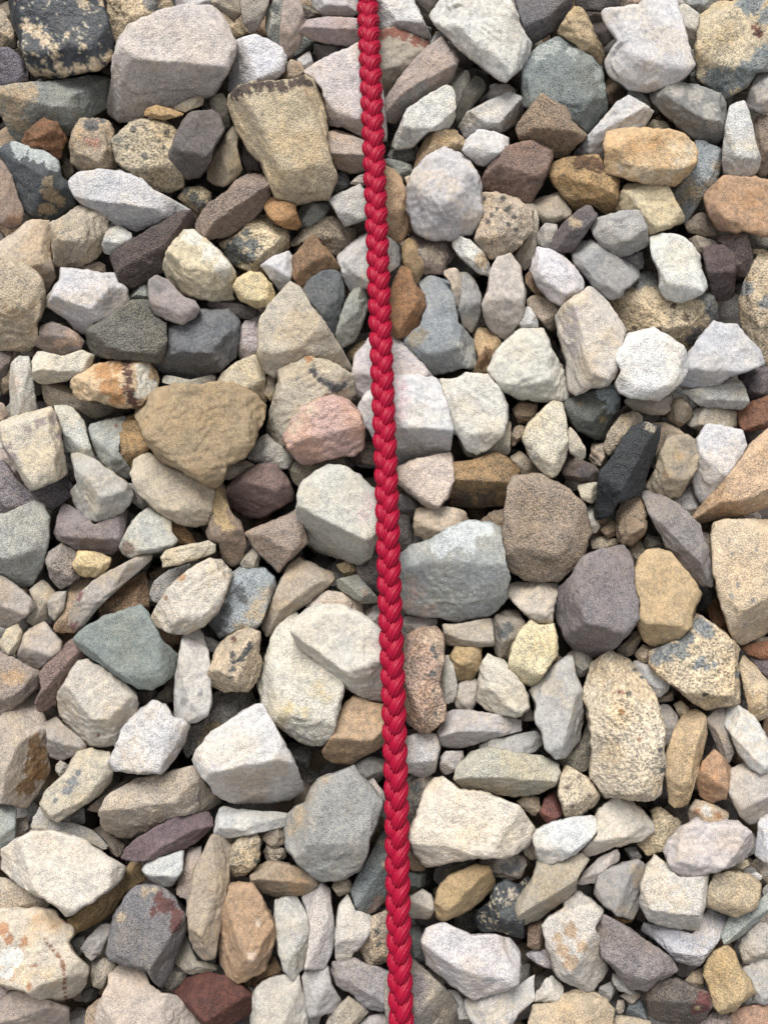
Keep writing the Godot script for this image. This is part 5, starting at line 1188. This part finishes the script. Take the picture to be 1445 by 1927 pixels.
func _stones_l():
	_tile(945, 1427)
	_s("b","c8b596",6,.5,[300,190,310,110,345,35,420,80,490,130,528,200,510,250,400,315,340,320,320,250],[70,12,420,230,300,40],"tan pebbly wedge touching the small red stone",["6b5c50",350,160,14,420,100,10,470,200,10,380,260,10])
	_s("r","7c4a42",0,.5,[200,300,230,220,280,175,310,230,330,310,245,355],[90,12],"small brick red stone")
	_s("s","b4a38b",-4,.45,[80,235,130,205,195,215,205,270,170,318,130,280],[],"small tan pebble behind the brick red stone")
	_s("g","d4d2ce",10,.42,[170,440,190,390,270,350,370,325,480,315,525,350,510,400,420,500,330,550,240,570,200,540],[80,8,330,500,262,35],"bright white oval below the brick red stone")
	_s("g","d4c8b5",6,.45,[425,520,470,460,520,410,500,320,530,270,620,210,680,220,760,290,810,350,818,400,740,450,600,480,500,525,450,537],[100,8,640,430,280,45],"cream stone with a rounded back behind the bright white oval")
	_s("b","cbb68f",0,.5,[700,480,760,440,810,400,815,340,800,290,850,265,930,320,980,340,960,390,900,430,880,500,780,525],[],"yellowish gritty stone between two pale stones")
	_s("g","c8bcb7",12,.42,[885,500,900,450,980,370,1060,330,1120,360,1200,340,1270,345,1340,400,1365,490,1340,540,1230,590,1120,625,1000,648,920,600],[80,6,1100,580,265,38],"large pinkish grey bean shaped stone")
	_s("g","bdb2a8",4,.5,[1225,190,1240,60,1330,20,1400,70,1480,80,1480,280,1400,345,1340,357,1290,310],[80,10,1350,250,300,40],"pale pinkish stone at the picture edge below the glassy white stone")
	_s("g","c6c6cc",4,.5,[1370,520,1385,420,1390,350,1440,260,1490,230,1490,560,1420,565],[180,12],"bluish white stone at the picture edge beside the bean shaped stone")
	_s("s","c4ae92",0,.45,[1020,350,1010,290,1050,225,1140,245,1200,280,1250,310,1250,345,1120,350],[],"cream and rust stone under the reddish orange pebble",["b07a4c",1060,290,20,1170,310,18,"d6d0c4",1110,280,30])
	_s("s","ada08a",7,.5,[75,790,110,720,160,660,190,560,300,560,420,520,465,560,410,640,390,720,280,820,200,890,120,905,85,860],[120,12,290,700,300,48],"long olive beige stone above the speckled white and tan stone")
	_s("g","c0b3a9",3,.45,[412,680,450,610,530,540,640,485,668,520,660,550,580,590,520,640,505,705,440,700],[],"slender pinkish stone beside the grey stone with tan edge")
	_s("g","a29b95",6,.5,[500,740,515,640,590,590,660,570,740,550,780,590,770,640,740,700,740,830,710,880,620,850,540,790],[90,10,690,650,340,38],"grey stone with a tan edge in the lower right",["b8a283",730,610,40,740,680,30,650,830,30,710,850,24])
	_s("g","cbc3b8",8,.55,[745,790,755,690,780,600,830,530,900,580,950,640,1000,650,1120,630,1110,690,1095,800,1070,900,1050,955,950,930,800,880],[85,8,900,840,265,50,1080,780,350,50],"big cream cube shaped stone under the bean shaped stone")
	_s("s","b5a283",8,.5,[1098,800,1115,710,1150,630,1230,615,1340,630,1400,680,1395,760,1370,820,1270,858,1180,830],[75,8,1240,800,265,35],"olive tan block beside the cream cube stone")
	_s("g","bcb9be",2,.4,[760,940,780,890,900,920,1050,955,1080,880,1100,815,1240,855,1220,920,1150,1020,1080,1120,1030,1138,950,1100,850,1000],[80,8],"bluish lavender slab below the cream cube stone",["c7b7a0",1000,1110,30])
	_s("g","c6bcb0",6,.5,[215,910,260,860,340,810,330,790,380,730,420,728,480,770,550,830,540,870,500,920,540,1000,530,1080,590,1140,560,1210,500,1270,430,1260,320,1200,280,1150,240,1020],[140,10,470,1000,330,40],"large white stone speckled with tan rust",["b3946f",370,940,40,330,1040,45,370,1110,40,430,1020,30,300,980,28])
	_s("d","8e8280",10,.4,[488,900,510,870,560,855,650,900,750,970,840,1030,920,1090,955,1150,900,1190,850,1200,780,1255,690,1260,640,1190,590,1120,540,1090,530,1000],[80,6,700,1180,255,42],"large mauve brown kite shaped stone")
	_s("d","6d6158",4,.55,[780,1270,860,1200,940,1195,1040,1240,1130,1280,1145,1340,1080,1420,980,1450,860,1440,800,1390],[100,12,960,1330,265,42],"dark brown boulder with a maroon corner near the bottom edge",["743f3e",1090,1310,40,1060,1360,36,1110,1350,24,"b09c74",1060,1355,14])
	_s("s","bc9f6c",8,.5,[1095,1190,1100,1130,1140,1060,1220,1015,1260,1060,1290,1140,1340,1200,1370,1270,1330,1300,1260,1370,1180,1385,1150,1350,1130,1270],[90,8,1200,1100,180,32,1260,1320,280,38],"golden sandstone pyramid near the bottom edge")
	_s("k","9ba098",4,.4,[1190,960,1240,860,1340,830,1430,740,1490,670,1490,780,1400,880,1330,940,1260,1020,1210,1010],[130,14,1330,900,310,45],"grey green blade leaning at the picture edge")
	_s("g","b1a79b",2,.5,[1290,1020,1310,960,1400,890,1490,940,1490,1060,1400,1110,1330,1130,1300,1080],[],"beige grey stone at the picture edge under the leaning green blade")
	_s("g","aeaaa6",4,.5,[1305,1150,1380,1110,1490,1050,1490,1320,1420,1330,1360,1310,1370,1260,1330,1190],[80,12],"grey rounded stone at the picture edge beside the golden pyramid")
	_s("o","b58a6c",2,.45,[1235,1400,1280,1360,1370,1340,1490,1340,1490,1520,1260,1520],[],"orange pink stone in the bottom corner")
	_s("d","a38f84",0,.45,[1080,1430,1140,1380,1240,1390,1260,1520,1080,1520],[],"brownish pink stone at the bottom edge beside the orange pink corner stone")
	_s("s","bea785",4,.45,[150,1430,170,1340,260,1330,330,1280,400,1260,500,1275,560,1310,605,1370,590,1520,150,1520],[80,6],"broad sandy tan stone at the bottom edge")
	_s("g","c9c3ba",3,.45,[155,1325,200,1260,240,1200,270,1190,320,1240,328,1300,290,1330],[],"small white stone beside the broad sandy tan stone")
	_s("s","c0af95",-2,.45,[580,1440,620,1400,700,1405,800,1430,800,1520,580,1520],[],"cream stone at the bottom edge between sandy and dark brown stones")
	_s("k","767a7c",-8,.45,[665,1400,690,1340,740,1310,780,1340,790,1420,700,1410],[],"small blue grey stone beside the dark brown boulder")
	_s("s","a89a86",-8,.45,[612,1370,625,1315,660,1315,668,1360,640,1400],[],"tiny beige pebble in the gap near the bottom edge")
	_s("s","c3ae98",-6,.45,[640,1290,700,1260,760,1285,700,1340],[],"peach chip under the mauve brown kite stone")
	_s("g","c8c3bb",0,.45,[598,1210,600,1170,650,1200,720,1260,690,1280,630,1260],[],"white corner sticking out under the mauve brown kite stone")
	_s("g","a8a49e",-4,.45,[530,1240,590,1215,615,1260,580,1325,520,1280],[],"small grey green stone beside the speckled white stone")
	_s("s","a3937c",-6,.45,[990,1210,1040,1150,1090,1140,1095,1250,1060,1250],[],"brownish stone between dark brown boulder and golden pyramid")
	_s("d","9a7f68",-4,.45,[135,1020,140,910,215,880,215,1030,180,1040],[],"narrow brown stone beside the glossy black flint")
	_s("g","a9a0a2",-6,.45,[130,1070,170,1040,240,1045,270,1150,200,1120],[],"lavender stone in the gap below the narrow brown stone")
	_s("s","b5a68f",-6,.45,[110,480,170,400,190,420,195,530,170,570,120,520],[],"brown sliver behind the bright white oval")
	_s("g","aaa49d",-8,.45,[660,490,720,480,760,540,700,560],[],"shaded grey chip above the grey stone with a tan edge")
	_s("g","c4c2be",0,.45,[1345,630,1380,618,1412,640,1400,670],[],"tiny white pebble beside the olive tan block")
	_s("s","ab9b8a",-6,.45,[1350,570,1440,560,1490,580,1490,650,1410,640],[],"shaded pink brown stone at the picture edge above the green blade")
	_s("s","c8b592",-6,.45,[1220,600,1300,560,1345,545,1340,580,1280,620],[],"yellow rim of stone under the bean shaped stone")
	_s("o","b58a48",-8,.45,[585,850,640,870,720,885,660,900],[],"orange chip under the grey stone with a tan edge")

func _data():
	_stones_a()
	_stones_b()
	_stones_c()
	_stones_d()
	_stones_e()
	_stones_f()
	_stones_g()
	_stones_h()
	_stones_i()
	_stones_j()
	_stones_k()
	_stones_l()
